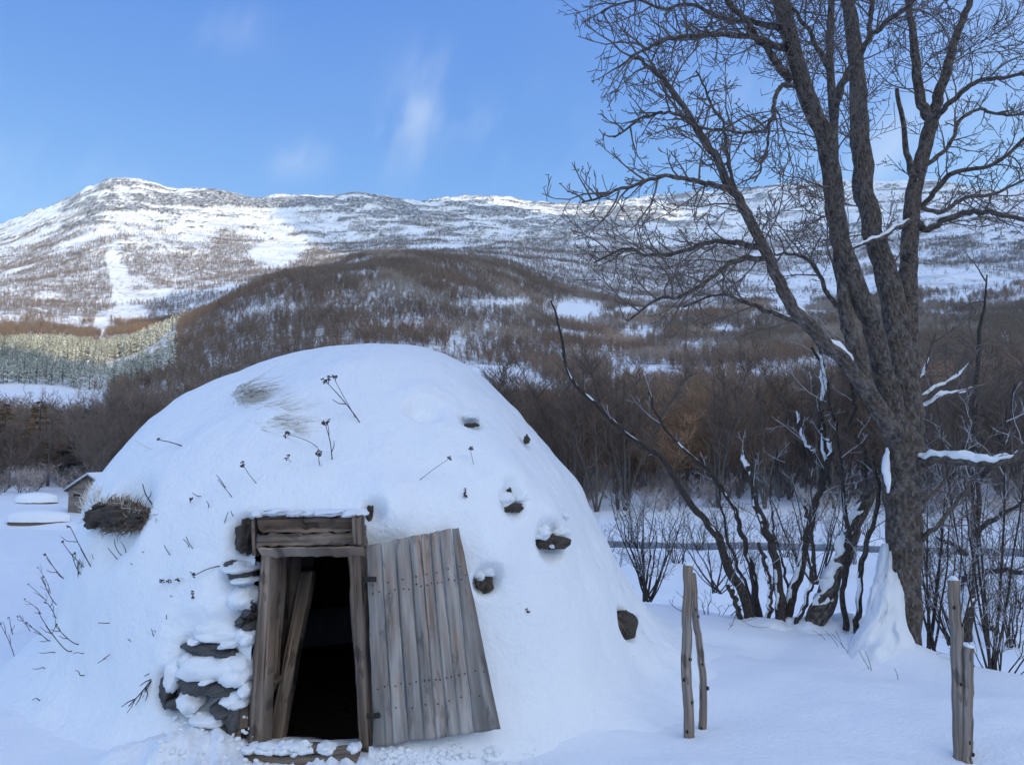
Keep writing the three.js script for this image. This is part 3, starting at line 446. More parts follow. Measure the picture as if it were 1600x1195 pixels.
inHut('end_board', board(quad([551, 850, FT - 0.09], [568, 850, FT - 0.09], [566, 806, FT - 0.08], [549, 808, FT - 0.08]), 0.06, 308, { wave: 0.012, tone: 0.8 }), M.frame);
inHut('lintel_ledge', board(quad([402, 858, FT - 0.075], [566, 856, FT - 0.075], [567, 853.5, FT - 0.07], [401, 855.5, FT - 0.07]), 0.1, 309, { wave: 0.005, nu: 30, nv: 3, across: true, tone: 1.5 }), M.frame);
// poles and planks seen inside the doorway
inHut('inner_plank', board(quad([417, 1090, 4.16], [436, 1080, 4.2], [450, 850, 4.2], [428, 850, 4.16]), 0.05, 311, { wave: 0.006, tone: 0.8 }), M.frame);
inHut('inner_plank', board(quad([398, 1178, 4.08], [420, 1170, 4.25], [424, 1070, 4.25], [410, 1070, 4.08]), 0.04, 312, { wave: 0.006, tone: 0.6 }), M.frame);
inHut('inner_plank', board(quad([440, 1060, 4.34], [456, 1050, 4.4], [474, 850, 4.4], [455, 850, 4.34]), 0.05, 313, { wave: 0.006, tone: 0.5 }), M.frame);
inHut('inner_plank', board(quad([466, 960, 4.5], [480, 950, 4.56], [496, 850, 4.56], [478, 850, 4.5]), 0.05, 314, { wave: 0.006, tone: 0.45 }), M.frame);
inHut('leaning_plank', board(quad([414, 1172, 4.05], [437, 1172, 4.05], [490, 890, 4.42], [468, 890, 4.42]), 0.07, 315, { wave: 0.006, nv: 40, tone: 0.9 }), M.frame, 'long plank leaning inside the doorway');
inHut('inner_strut', board(quad([418, 1078, 4.12], [440, 1066, 4.16], [441, 1056, 4.16], [418, 1066, 4.12]), 0.04, 316, { wave: 0.006, nu: 8, nv: 4, across: true, tone: 0.7 }), M.frame);
// threshold log, with snow along it
{ const b = new MB(), pts = []; for (let k = 0; k <= 20; k++) { const t = k / 20, p = at(lerp(385, 560, t), lerp(1183, 1181, t), 3.86); p.y += 0.006 * vn(t * 9, 2, 3); pts.push(p); } b.tube(pts, 0.045, 12, { lump: 0.35, lf: 6, cap0: true, uR: 0.05 }); inHut('threshold_log', b, M.pole);
  const s = new MB(); const R = rng(55); for (let i = 0; i < 16; i++) { const p = at(lerp(380, 575, R()), 1180, 3.86); p.y += 0.028 + 0.02 * R(); s.blob(p, 0.02 + 0.05 * R(), 0.014 + 0.014 * R(), 0.05, i + 3, 0.35, 2, 7); } inHut('snow_crust', s, M.snowPart); }
// small logs of the porch wall showing beside the near jamb
{ const b = new MB(); [[378, 1105, 0.035], [372, 1128, 0.04]].forEach(([px, py, r], i) => b.tube([at(px, py + 34, 3.98), at(px + 3, py - 20, 4.05)], r, 8, { lump: 0.4, lf: 8, cap0: true, seed: i })); inHut('wall_pole', b, M.pole); }
// the open plank door, hung askew against the snow
{
  const door = thing('tmp', '', ''); scene.remove(door); door.name = 'door'; door.userData = { label: 'weathered grey plank door hanging open against the snow' }; hut.add(door); delete used.tmp;
  const DT = [[572, 852, 3.98], [717, 823, 4.16]], DB = [[583, 1168, 3.90], [783, 1139, 3.98]];
  const topX = [640, 700, 757, 819, 865, 905, 946, 1003, 1036].map(x => (x - 640) / 396), botX = [668, 754, 821, 886, 939, 988, 1041, 1101, 1222].map(x => (x - 668) / 554);
  const TL = at(...DT[0]), TR = at(...DT[1]), BL = at(...DB[0]), BR = at(...DB[1]);
  const stains = [0.25, 0.65, 0.3, 0.95, 0.85, 0.55, 0.5, 0.8];
  for (let i = 0; i < 8; i++) {
    const g0 = 0.0028, L = (P, Q, t) => new THREE.Vector3().lerpVectors(P, Q, t), gap = i === 2 ? 0.009 : g0, gb = g0, up = (((i * 37) % 7) - 3) * 0.0010;
    const c = [L(BL, BR, botX[i] + gb), L(BL, BR, botX[i + 1] - g0), L(TL, TR, topX[i + 1] - g0), L(TL, TR, topX[i] + gap)]; c[2].y += up; c[3].y += up; c.forEach(p => { p.z += ((i * 53) % 5) * 0.0009; });
    const m = into(board(c, 0.022, 401 + i, { nu: 8, nv: 60, wave: 0.0026, tone: [0.95, 1.05, 0.98, 1.02, 0.92, 1.0, 1.05, 0.72][i], stain: (u, v) => { const edge = i === 3 ? sstep(0.35, 0.0, Math.abs(u - 0.9)) : i === 7 ? sstep(0.5, 0.1, Math.abs(u - 0.75)) * sstep(0.45, 0.8, v) : sstep(0.5, 0.0, Math.abs(u - 0.5)) ; return clamp(stains[i] * edge * (0.7 + 1.9 * fbm(u * 2 + i, v * 7, i * 3.1, 3)) * sstep(0.02, 0.5, v + 0.15 * vn(u * 3, v * 5, i)), 0, 0.9); } }).build('plank', M.door, door), hut);
  }
  const nl = new MB(), R = rng(77); for (const [v, k] of [[0.745, 2], [0.28, 2], [0.80, 1], [0.17, 1]]) for (let i = 0; i < 8; i++) for (let j = 0; j < k; j++) { const u = lerp(lerp(botX[i], botX[i + 1], 0.3 + 0.4 * j + 0.1 * R()), lerp(topX[i], topX[i + 1], 0.3 + 0.4 * j + 0.1 * R()), v), p = new THREE.Vector3().lerpVectors(new THREE.Vector3().lerpVectors(BL, BR, u), new THREE.Vector3().lerpVectors(TL, TR, u), v + (R() - 0.5) * 0.02); p.z += 0.008; nl.blob(p, 0.0042, 0.0042, 0.003, i, 0.1, 1, 5); }
  const nm = into(nl.build('nails', M.iron, door), hut); nm.userData.kind = 'stuff';
  const kn = new MB(); for (const [px, py, rx, ry] of [[592, 900, 5, 7], [690, 881, 4, 3], [703, 1072, 6, 3], [635, 1107, 3, 2], [598, 1112, 3, 3]]) { const z = lerp(3.94, 4.05, (px - 580) / 180) - 0.004 + (py < 950 ? 0.05 : -0.02); const p = at(px, py, z); kn.blob(p, rx * 0.0034, ry * 0.0034, 0.012, px, 0.2, 2, 6); }
  for (const [px, py] of [[574, 905], [580, 1118]]) { into(board(quad([px - 8, py + 5, 3.885], [px + 14, py + 4, 3.885], [px + 14, py - 4, 3.888], [px - 8, py - 4, 3.888]), 0.004, px, { nu: 4, nv: 2, wave: 0.001, tone: 0.12 }).build('hinge', M.frame, door), hut); }
}
// snow pillows, dark stones and turf showing through the snow beside the doorway
function hollow(name, px, py, w, h, seed, mat, o = {}) {                  // a dark lump let into the surface at a pixel; sizes in photograph pixels
  const c = pick(px, py), s = -c.z / FPX, d = ray(px, py).normalize(); c.addScaledVector(d, o.inn ?? 0.05); return inHut(name, new MB().blob(c, w * s, h * s, (o.dz ?? 0.08), seed, o.amp ?? 0.3, 2, o.det || 14), mat);
}
const STN = [[331, 1010, 40, 15], [352, 1018, 28, 9], [322, 1066, 44, 20], [350, 1074, 30, 13], [265, 1076, 11, 28], [283, 1096, 20, 9], [352, 1106, 24, 12], [378, 897, 24, 8], [366, 880, 12, 6], [392, 955, 12, 10], [394, 975, 15, 10], [381, 968, 10, 9], [400, 940, 6, 14], [370, 1120, 16, 30]];
STN.forEach((a, i) => hollow('stone', a[0], a[1], a[2] * 0.95, a[3] * 0.92, 11 + i * 3, M.stone, { inn: 0.045, dz: 0.10, amp: 0.22 }));
const PIL = [[335, 1041, 46, 17, 0.01], [375, 1046, 26, 18, 0.02], [300, 1028, 14, 9, 0.03], [276, 1050, 13, 22, 0.02], [300, 1095, 18, 13, 0.03], [372, 1090, 18, 10, 0.03], [330, 1122, 26, 9, 0.05], [385, 905, 16, 4, 0.0], [375, 887, 22, 8, 0.03], [345, 985, 42, 14, 0.03], [390, 990, 18, 13, 0.03], [360, 1004, 14, 6, 0.0], [384, 935, 18, 16, 0.02], [310, 999, 10, 4, 0.0], [330, 1060, 9, 3, -0.02], [388, 1075, 10, 10, 0.02]];
{ PIL.forEach((a, i) => { const b = new MB(); const c = pick(a[0], a[1]), s = -c.z / FPX; c.addScaledVector(ray(a[0], a[1]).normalize(), a[4]); b.blob(c, a[2] * s * 1.2, a[3] * s * 1.22, 0.11, 5 + i * 7, 0.22, 1.5, 16); inHut('snow_pillow', b, M.snowPart); }); }
{ for (const [px, py, w, h] of [[430, 800, 26, 5], [470, 803, 30, 5], [515, 802, 30, 5.5], [548, 803, 18, 6], [402, 803, 14, 5]]) { const c = at(px, py, 3.98), s = 4 / FPX; c.z -= 0.06; inHut('snow_crust', new MB().blob(c, w * s, h * s, 0.13, px, 0.3, 2.2, 12), M.snowPart); } }
// dark holes on the dome, each with turf showing under a lip of snow
hollow('turf_patch', 799, 793, 23, 9, 91, M.turf, { inn: 0.055 }); hollow('turf_patch', 793, 767, 9, 9, 92, M.turf, { inn: 0.06 });
hollow('turf_patch', 858, 846, 29, 13, 93, M.turf, { inn: 0.06 }); hollow('turf_patch', 757, 908, 15, 17, 94, M.turf, { inn: 0.06 });
hollow('turf_patch', 975, 978, 21, 23, 95, M.turf, { inn: 0.07, amp: 0.2 }); hollow('turf_patch', 582, 802, 7, 20, 96, M.turf, { inn: 0.05 });
hollow('turf_patch', 737, 664, 11, 3.5, 97, M.turf, { inn: 0.03, dz: 0.03 }); hollow('turf_patch', 823, 687, 5, 7, 98, M.turf, { inn: 0.03, dz: 0.04 });
hollow('turf_patch', 384, 840, 13, 27, 99, M.turf, { inn: 0.05 });
{ [[874, 838, 19, 15, 0.02], [845, 834, 16, 9, 0.03], [786, 780, 18, 11, 0.03], [810, 779, 18, 12, 0.03], [880, 805, 10, 8, 0.02], [868, 818, 8, 8, 0.02], [846, 828, 14, 8, 0.05], [862, 853, 4, 3, -0.01], [760, 892, 16, 10, 0.04], [749, 898, 9, 8, 0.03], [975, 962, 21, 9, 0.05], [988, 968, 10, 8, 0.03], [736, 653, 14, 5, 0.03], [575, 775, 22, 16, 0.06], [604, 790, 14, 12, 0.05]].forEach((a, i) => { const b = new MB(); const c = pick(a[0], a[1]), s = -c.z / FPX; c.addScaledVector(ray(a[0], a[1]).normalize(), a[4]); b.blob(c, a[2] * s, a[3] * s, 0.07, 31 + i * 7, 0.3, 1.8, 14); inHut('snow_pillow', b, M.snowPart); }); }
{ const R = rng(404), b = new MB(); for (let i = 0; i < 240; i++) { const left = i % 3 === 0, px = left ? 250 + 150 * R() : 585 + 260 * R() * R() + 20 * R(), py = left ? 1115 + 78 * R() : 1166 + 30 * R() - (px > 700 ? 12 * R() : 0), c = pick(px, py), r = 0.004 + 0.018 * R() * R(); b.blob(c, r * 1.2, r * 0.8, r, i, 0.35, 1.7, 5); } inHut('snow_clods', b, M.snowPart, null, 'stuff'); }
function normalAt(p) { const e = 0.03; return new THREE.Vector3(surf(p.x - e, p.z) - surf(p.x + e, p.z), 2 * e, surf(p.x, p.z - e) - surf(p.x, p.z + e)).normalize(); }
function blades(b, R, px, py, w, h, n, dirPx, len, r, spread = 0.5, lift = 0.25) {         // grass blades rooted around a pixel and leaning towards a pixel direction
  for (let i = 0; i < n; i++) {
    const an = R() * 6.28, q = Math.sqrt(R()), p = pick(px + Math.cos(an) * q * w, py + Math.sin(an) * q * h), nn = normalAt(p), s = -p.z / FPX, d = new THREE.Vector3(dirPx[0] + (R() - 0.5) * spread * 2, -dirPx[1] + (R() - 0.5) * spread * 2, (R() - 0.3) * 0.5); d.addScaledVector(nn, -d.dot(nn) + lift * (0.4 + R())).normalize();
    const L = len * s * (0.5 + R() * 0.8), pts = [p.clone().addScaledVector(nn, -0.02)]; let q2 = p.clone(); for (let k = 0; k < 4; k++) { q2 = q2.clone().addScaledVector(d, L / 4); pts.push(q2); d.addScaledVector(nn, -lift * 0.35).addScaledVector(rv(R), 0.16).normalize(); }
    b.tube(pts, [r, r, r * 0.8, r * 0.6, r * 0.3], 3, { cap: false });
  }
}
{ // heather-grown turf bank bare of snow on the hut's shoulder
  const b = new MB(); [[195, 805, 46, 19, 0.05], [162, 810, 26, 23, 0.06], [230, 808, 24, 11, 0.06], [172, 794, 24, 12, 0.07]].forEach((a, i) => { const c = pick(a[0], a[1]), s = -c.z / FPX; c.addScaledVector(ray(a[0], a[1]).normalize(), a[4] + 0.04); b.blob(c, a[2] * s * 0.88, a[3] * s * 0.85, 0.14, 61 + i, 0.35, 2.4, 18); });
  const tp = inHut('turf_bank', b, M.turf, 'bare dark turf bank grown with dry heather'), g = new MB(), R = rng(9); blades(g, R, 186, 808, 50, 25, 900, [-0.1, -0.5], 15, 0.0030, 1.3, 0.9); blades(g, R, 215, 806, 34, 18, 300, [0.2, 0.6], 15, 0.0028, 1.2, 0.7); const gm = into(g.build('dry_heather', M.drygrass, tp), hut);
  const g2 = new MB(); blades(g2, R, 148, 796, 16, 26, 260, [-0.5, -0.9], 24, 0.0028, 0.9, 0.6); blades(g2, R, 185, 800, 44, 18, 260, [0, -1], 16, 0.0026, 1.2, 0.7); into(g2.build('dry_grass', M.straw, tp), hut);
  for (const a of [[975, 962, 16, 9, 60, [0, 1], 22, 0.003, 0.4, 0.2], [760, 900, 12, 10, 40, [-0.5, 1], 18, 0.003, 0.5, 0.2], [586, 790, 8, 12, 40, [0.5, -1], 22, 0.003, 0.5, 0.3], [396, 955, 10, 20, 60, [-0.6, 0.3], 12, 0.0025, 0.8, 0.4]]) { const fr = new MB(); blades(fr, R, ...a); inHut('grass_fringe', fr, M.drygrass); }
}

// ---------------------------------------------------------------- trees standing near
function path(list, n, wig = 0.01, seed = 1) {                            // a smooth limb through [pixel x, pixel y, distance] points
  const c = new THREE.CatmullRomCurve3(list.map(a => a.isVector3 ? a : at(a[0], a[1], a[2])), false, 'centripetal'), pts = c.getPoints(n);
  return pts.map((p, k) => k ? p.add(new THREE.Vector3(vn(k * 0.55, seed, 1), vn(k * 0.55, seed, 5), vn(k * 0.55, seed, 9)).multiplyScalar(wig)) : p);
}
const rad = (w0, w1, d, n, pw = 1) => Array.from({ length: n + 1 }, (_, k) => lerp(w0, w1, Math.pow(k / n, pw)) / 2 * d / FPX);
function grow(b, R, p0, d0, L, r, lv, o) {                                // a side branch with its own branches and twigs
  const n = Math.max(3, Math.round(L / (lv > 1 ? 0.06 : 0.10))), pts = [p0.clone()], d = d0.clone(); let q = p0.clone();
  const w = o.wild ?? 0.28;
  for (let k = 0; k < n; k++) { d.addScaledVector(rv(R), w).add(new THREE.Vector3(0, k / n < 0.6 ? -(o.droop || 0) : (o.hook || 0), 0)).normalize(); q = q.clone().addScaledVector(d, L / n); pts.push(q); }
  b.tube(pts, pts.map((_, k) => Math.max(o.rmin, r * (1 - 0.75 * k / n))), lv > 0 ? 3 : 5, { cap: false });
  if (lv >= o.depth) return;
  const m = Math.max(2, Math.round(L * o.dens[lv]));
  for (let i = 0; i < m; i++) {
    const t = 0.15 + 0.85 * (i + R()) / m, k = Math.min(n - 1, Math.floor(t * n)), p = new THREE.Vector3().lerpVectors(pts[k], pts[k + 1], t * n - k), dir = new THREE.Vector3().subVectors(pts[k + 1], pts[k]).normalize();
    const a = 0.5 + R() * 0.7, ax = rv(R); ax.addScaledVector(dir, -ax.dot(dir)).normalize(); dir.multiplyScalar(Math.cos(a)).addScaledVector(ax, Math.sin(a)).add(new THREE.Vector3(0, o.up || 0, 0)).normalize();
    grow(b, R, p, dir, L * (o.ratio || 0.5) * (1.1 - 0.6 * t) * (0.5 + R() * 0.8), Math.max(o.rmin, r * 0.55 * (1 - 0.5 * t)), lv + 1, o);
  }
}
function alongLimb(b, R, pts, from, dens, Lr, o, r = 0.008) {             // side branches along a drawn limb
  let acc = 0; const n = pts.length - 1;
  for (let k = Math.floor(from * n); k < n; k++) {
    acc += pts[k].distanceTo(pts[k + 1]) * dens;
    while (acc > 1) { acc -= 1; const p = new THREE.Vector3().lerpVectors(pts[k], pts[k + 1], R()), dir = new THREE.Vector3().subVectors(pts[k + 1], pts[k]).normalize(), a = 0.6 + R() * 0.6, ax = rv(R); ax.addScaledVector(dir, -ax.dot(dir)).normalize(); dir.multiplyScalar(Math.cos(a)).addScaledVector(ax, Math.sin(a)).add(new THREE.Vector3(0, o.up || 0, 0)).normalize(); grow(b, R, p, dir, lerp(Lr[0], Lr[1], R() * R()), r, 0, o); }
  }
}
function snowAlong(b, pts, radii, t0, t1, o = {}) {                       // snow lying along the upper side of a limb
  const n = pts.length - 1, k0 = Math.round(t0 * n), k1 = Math.round(t1 * n), c = [], rr = [], off = o.dir || new THREE.Vector3(0, 1, 0);
  for (let k = k0; k <= k1; k++) { const e = Math.sin(Math.PI * clamp((k - k0) / (k1 - k0), 0.03, 0.97)), s = Math.pow(e, 0.4), r = radii[Math.min(k, radii.length - 1)]; c.push(pts[k].clone().addScaledVector(off, r * (o.lift ?? 0.75))); rr.push(r * s * (o.fat ?? 0.8) + 0.001); }
  if (c.length > 2) b.tube(c, rr, 8, { lump: 0.55, lf: 16, cap0: true, uR: 0.05 });
}
const LEFTSNOW = new THREE.Vector3(-0.75, 0.45, 0.45).normalize();
{
  const D = 6.33, base = pick(1418, 1004, 5.5); base.y -= 0.05;
  const tree = thing('deciduous_tree', 'big leafless many-stemmed tree with rough grey bark and snow drifted against its foot', 'tree', base);
  const add = (name, b, mat, kind) => { const m = into(b.build(name, mat, tree), tree); if (kind) m.userData.kind = kind; return m; };
  const R = rng(2024), tw = new MB(), limbs = {};
  const opt = { depth: 2, dens: [11, 17], ratio: 0.52, rmin: 0.0030, droop: 0.02, hook: 0.20, up: 0.12, wild: 0.30 };
  function limb(key, name, list, w0, w1, o = {}) {
    const n = o.n || 40, pts = path(list, n, o.wig ?? 0.012, key.charCodeAt(0) + key.length * 7), d = list[0].isVector3 ? D : list[0][2], rr = o.rr || rad(w0, w1, d, n, o.pw || 1), b = new MB();
    b.tube(pts, rr, o.sides || (w0 > 20 ? 18 : w0 > 9 ? 10 : 7), { lump: o.lump ?? 0.10, lf: 5, cap0: true, uR: w0 / 2 * d / FPX });
    add(name, b, M.bark); limbs[key] = { pts, rr }; if (o.tw) alongLimb(tw, R, pts, o.tw[0], o.tw[1] * 1.5, (o.tw[2] || [0.25, 0.9]).map(x => x * 1.25), o.opt || opt, o.tr || 0.008); return limbs[key];
  }
  // three trunks grown together at the foot
  limb('B', 'trunk', [[1417, 1035, D], [1415, 960, D], [1414, 875, D], [1413, 781, D], [1414, 664, D], [1407, 570, D + .05], [1401, 515, D + .1], [1389, 445, D + .15], [1371, 390, D + .2], [1357, 328, D + .25], [1347, 258, D + .3], [1343, 187, D + .35], [1338, 94, D + .4], [1324, 0, D + .5], [1310, -120, D + .6], [1300, -330, D + .7]], 62, 16, { n: 90, rr: Array.from({ length: 91 }, (_, k) => { const t = k / 90; return curve([0, 0.03, 0.1, 0.22, 0.36, 0.5, 0.62, 0.75, 1], [60, 44, 46, 60, 47, 39, 35, 30, 13])(t) / 2.2 * D / FPX; }), tw: [0.45, 3.0, [0.4, 1.5]], lump: 0.16 });
  limb('A', 'trunk', [[1412, 760, D - .02], [1402, 664, D - .1], [1384, 594, D - .14], [1368, 520, D - .2], [1346, 465, D - .3], [1322, 398, D - .4], [1306, 328, D - .5], [1299, 281, D - .6], [1291, 225, D - .7], [1271, 173, D - .8], [1244, 94, D - .9], [1220, 0, D - 1.0], [1196, -140, D - 1.1], [1180, -300, D - 1.1]], 44, 16, { n: 70, rr: Array.from({ length: 71 }, (_, k) => curve([0, 0.2, 0.4, 0.6, 0.8, 1], [44, 36, 33, 30, 27, 13])(k / 70) / 2.2 * (D - .5) / FPX), tw: [0.42, 3.4, [0.4, 1.4]], lump: 0.14 });
  limb('C', 'trunk', [[1420, 640, D + .05], [1420, 560, D + .2], [1418, 515, D + .25], [1418, 455, D + .35], [1420, 398, D + .45], [1425, 328, D + .55], [1434, 281, D + .6], [1447, 228, D + .65], [1455, 190, D + .7]], 40, 26, { n: 50, rr: Array.from({ length: 51 }, (_, k) => curve([0, 0.3, 0.6, 1], [36, 31, 28, 24])(k / 50) / 2.2 * (D + .4) / FPX), tw: [0.5, 1.6] });
  limb('C1', 'limb', [[1455, 192, D + .7], [1438, 150, D + .7], [1429, 70, D + .75], [1420, 0, D + .8], [1408, -140, D + .9]], 18, 7, { tw: [0.1, 4.5, [0.4, 1.3]] });
  limb('C2', 'limb', [[1455, 192, D + .7], [1474, 131, D + .65], [1493, 61, D + .6], [1516, 0, D + .6], [1545, -140, D + .6]], 19, 7, { tw: [0.1, 5, [0.4, 1.3]] });
  limb('C3', 'limb', [[1430, 290, D + .58], [1422, 255, D + .5], [1413, 200, D + .45], [1401, 138, D + .4]], 12, 6, { n: 16 });
  limb('D', 'trunk', [[1408, 690, D - .1], [1385, 652, D - .2], [1352, 594, D - .26], [1330, 523, D - .3], [1321, 492, D - .32], [1311, 398, D - .3], [1305, 351, D - .3], [1301, 281, D - .28], [1302, 187, D - .25], [1298, 117, D - .2], [1300, 0, D - .1], [1304, -160, D]], 26, 9, { n: 70, tw: [0.4, 3, [0.3, 1.2]] });
  limb('D2', 'limb', [[1301, 200, D - .26], [1314, 136, D - .5], [1335, 100, D - .6], [1357, 61, D - .7], [1390, 32, D - .8], [1422, 9, D - .9], [1450, -40, D - 1]], 12, 5, { tw: [0.15, 5, [0.3, 0.9]] });
  limb('D3', 'limb', [[1357, 61, D - .7], [1362, 0, D - .7], [1366, -110, D - .7]], 9, 4, { n: 20, tw: [0.1, 5] });
  limb('D4', 'limb', [[1298, 110, D - .2], [1280, 80, D - .35], [1258, 40, D - .5], [1235, 5, D - .6], [1205, -60, D - .7]], 9, 4, { tw: [0.1, 6] });
  // the long limb leaning out to the hut
  limb('E', 'limb', [[1396, 680, D - .2], [1375, 640, D - .3], [1343, 594, D - .42], [1310, 556, D - .55], [1272, 518, D - .7], [1235, 473, D - .8], [1211, 422, D - .9], [1188, 375, D - 1], [1165, 328, D - 1.05], [1141, 290, D - 1.1], [1115, 239, D - 1.2], [1080, 187, D - 1.3], [1047, 136, D - 1.4], [1020, 108, D - 1.45], [985, 84, D - 1.5]], 27, 4, { n: 90, pw: 0.9, tw: [0.42, 8.5, [0.2, 0.75]] });
  limb('E1', 'limb', [[1110, 231, D - 1.2], [1090, 198, D - 1.15], [1066, 182, D - 1.1], [1044, 176, D - 1.05], [1019, 180, D - 1], [990, 192, D - 1], [962, 214, D - 1]], 7, 3, { tw: [0.1, 11, [0.15, 0.55]] });
  limb('E2', 'limb', [[1139, 292, D - 1.1], [1105, 286, D - 1.2], [1075, 280, D - 1.3], [1038, 276, D - 1.35], [991, 290, D - 1.4], [944, 305, D - 1.45], [912, 316, D - 1.5]], 9, 3, { tw: [0.1, 11, [0.15, 0.6]] });
  limb('E3', 'limb', [[1186, 386, D - 1], [1150, 378, D - .9], [1104, 380, D - .8], [1057, 396, D - .7], [1010, 398, D - .6], [975, 388, D - .55], [930, 410, D - .5]], 10, 3, { tw: [0.12, 9, [0.2, 0.65]] });
  limb('E4', 'limb', [[1203, 404, D - .9], [1160, 403, D - 1], [1130, 420, D - 1.1], [1104, 440, D - 1.2], [1061, 464, D - 1.3], [1020, 470, D - 1.35], [985, 500, D - 1.4]], 10, 3, { tw: [0.12, 9, [0.2, 0.65]] });
  limb('E5', 'limb', [[1318, 557, D - .5], [1290, 535, D - .4], [1263, 511, D - .3], [1225, 495, D - .2], [1188, 483, D - .1], [1146, 464, D], [1110, 462, D + .1], [1070, 480, D + .15]], 12, 3, { tw: [0.3, 7, [0.2, 0.7]] });
  limb('E6', 'limb', [[1150, 302, D - 1.08], [1142, 270, D - .95], [1136, 235, D - .85], [1128, 190, D - .8], [1105, 150, D - .75], [1090, 110, D - .75]], 7, 3, { tw: [0.15, 9, [0.15, 0.6]] });
  limb('F', 'limb', [[1236, 126, D - .85], [1222, 108, D - .9], [1207, 89, D - .95], [1179, 52, D - 1], [1158, 25, D - 1.05], [1136, 0, D - 1.1], [1090, -60, D - 1.2]], 14, 6, { tw: [0.1, 7, [0.25, 0.8]] });
  limb('G', 'limb', [[1226, 75, D - .9], [1200, 66, D - 1.05], [1179, 57, D - 1.15], [1140, 53, D - 1.2], [1104, 54, D - 1.3], [1057, 56, D - 1.4], [1025, 68, D - 1.45], [1000, 84, D - 1.5], [968, 104, D - 1.5]], 11, 3, { tw: [0.1, 10, [0.2, 0.7]] });
  limb('G2', 'limb', [[1218, 45, D - .95], [1190, 36, D - .85], [1165, 33, D - .8], [1125, 26, D - .7], [1080, 8, D - .6], [1035, 12, D - .55], [985, 0, D - .5], [940, 20, D - .5]], 10, 3, { tw: [0.15, 10, [0.2, 0.7]] });
  limb('H', 'limb', [[1242, 134, D - .85], [1221, 136, D - 1], [1212, 158, D - 1.05], [1209, 178, D - 1.1], [1200, 196, D - 1.15], [1188, 206, D - 1.2], [1155, 206, D - 1.25], [1122, 201, D - 1.3], [1095, 214, D - 1.35]], 8, 3, { tw: [0.2, 10, [0.15, 0.6]] });
  limb('H2', 'limb', [[1201, 195, D - 1.15], [1198, 225, D - 1.18], [1192, 255, D - 1.2], [1180, 285, D - 1.2]], 5, 2.5, { n: 16, tw: [0.2, 11, [0.12, 0.4]] });
  limb('I', 'limb', [[1318, 485, D - .3], [1300, 469, D - .2], [1285, 435, D - .15], [1272, 412, D - .1], [1252, 400, D - .05], [1235, 398, D], [1207, 398, D + .1], [1180, 410, D + .15]], 9, 3, { tw: [0.2, 8, [0.2, 0.6]] });
  limb('J', 'limb', [[1426, 340, D + .5], [1410, 352, D + .1], [1395, 360, D - .1], [1375, 372, D - .2], [1350, 380, D - .3], [1322, 394, D - .4]], 9, 4, { n: 26 });
  limb('K', 'limb', [[1430, 345, D + .55], [1450, 358, D + .4], [1475, 345, D + .3], [1500, 335, D + .2], [1530, 330, D + .1], [1565, 336, D], [1600, 344, D - .1], [1660, 360, D - .2]], 12, 5, { tw: [0.15, 8, [0.2, 0.7]] });
  limb('K2', 'limb', [[1438, 325, D + .6], [1462, 298, D + .5], [1483, 272, D + .4], [1510, 266, D + .3], [1540, 262, D + .2], [1575, 240, D + .1], [1610, 210, D], [1660, 190, D]], 9, 4, { tw: [0.1, 9, [0.2, 0.7]] });
  limb('K3', 'limb', [[1462, 184, D + .68], [1485, 160, D + .5], [1507, 140, D + .4], [1530, 128, D + .3], [1553, 122, D + .2], [1600, 117, D + .1], [1660, 130, D]], 10, 4, { tw: [0.1, 9, [0.2, 0.7]] });
  limb('K4', 'limb', [[1440, 262, D + .62], [1470, 240, D + .8], [1490, 215, D + .9], [1500, 190, D + 1], [1530, 170, D + 1.1], [1570, 180, D + 1.2], [1620, 170, D + 1.3]], 8, 4, { tw: [0.15, 9, [0.2, 0.7]] });
  limb('K5', 'limb', [[1426, 320, D + .55], [1470, 330, D + .9], [1510, 310, D + 1.1], [1560, 300, D + 1.2], [1620, 270, D + 1.3]], 8, 4, { tw: [0.2, 9, [0.2, 0.7]] });
  limb('L', 'limb', [[1425, 712, D], [1440, 722, D - .15], [1470, 718, D - .3], [1510, 722, D - .45], [1545, 726, D - .55], [1575, 722, D - .6], [1600, 700, D - .65], [1640, 670, D - .7]], 15, 8, { n: 44, tw: [0.35, 3, [0.2, 0.6]] });
  limb('N', 'limb', [[1428, 640, D + .2], [1450, 615, D + .4], [1480, 600, D + .5], [1505, 580, D + .6], [1530, 545, D + .7]], 9, 4, { n: 26, tw: [0.3, 6, [0.2, 0.6]] });
  limb('N2', 'limb', [[1426, 660, D + .2], [1446, 635, D + .3], [1470, 618, D + .25], [1500, 614, D + .3], [1525, 605, D + .3]], 8, 4, { n: 26, tw: [0.3, 6, [0.2, 0.6]] });
  limb('N3', 'limb', [[1424, 620, D + .3], [1440, 590, D + .5], [1452, 560, D + .6], [1462, 520, D + .7]], 7, 3, { n: 22, tw: [0.3, 6, [0.2, 0.6]] });
  limb('P', 'limb', [[1430, 850, D], [1448, 835, D - .1], [1470, 815, D - .2], [1500, 780, D - .2], [1520, 750, D - .2]], 9, 4, { n: 24, tw: [0.3, 5, [0.2, 0.5]] });
  limb('Q', 'limb', [[1428, 800, D], [1447, 780, D + .1], [1470, 760, D + .2], [1485, 735, D + .3], [1500, 690, D + .4]], 8, 3, { n: 24, tw: [0.3, 5, [0.2, 0.5]] });
  add('twigs', tw, M.twig, 'stuff');
  const snow = (key, t0, t1, o) => { const b = new MB(); snowAlong(b, limbs[key].pts, limbs[key].rr, t0, t1, o); add('snow_strip', b, M.snowPart); };
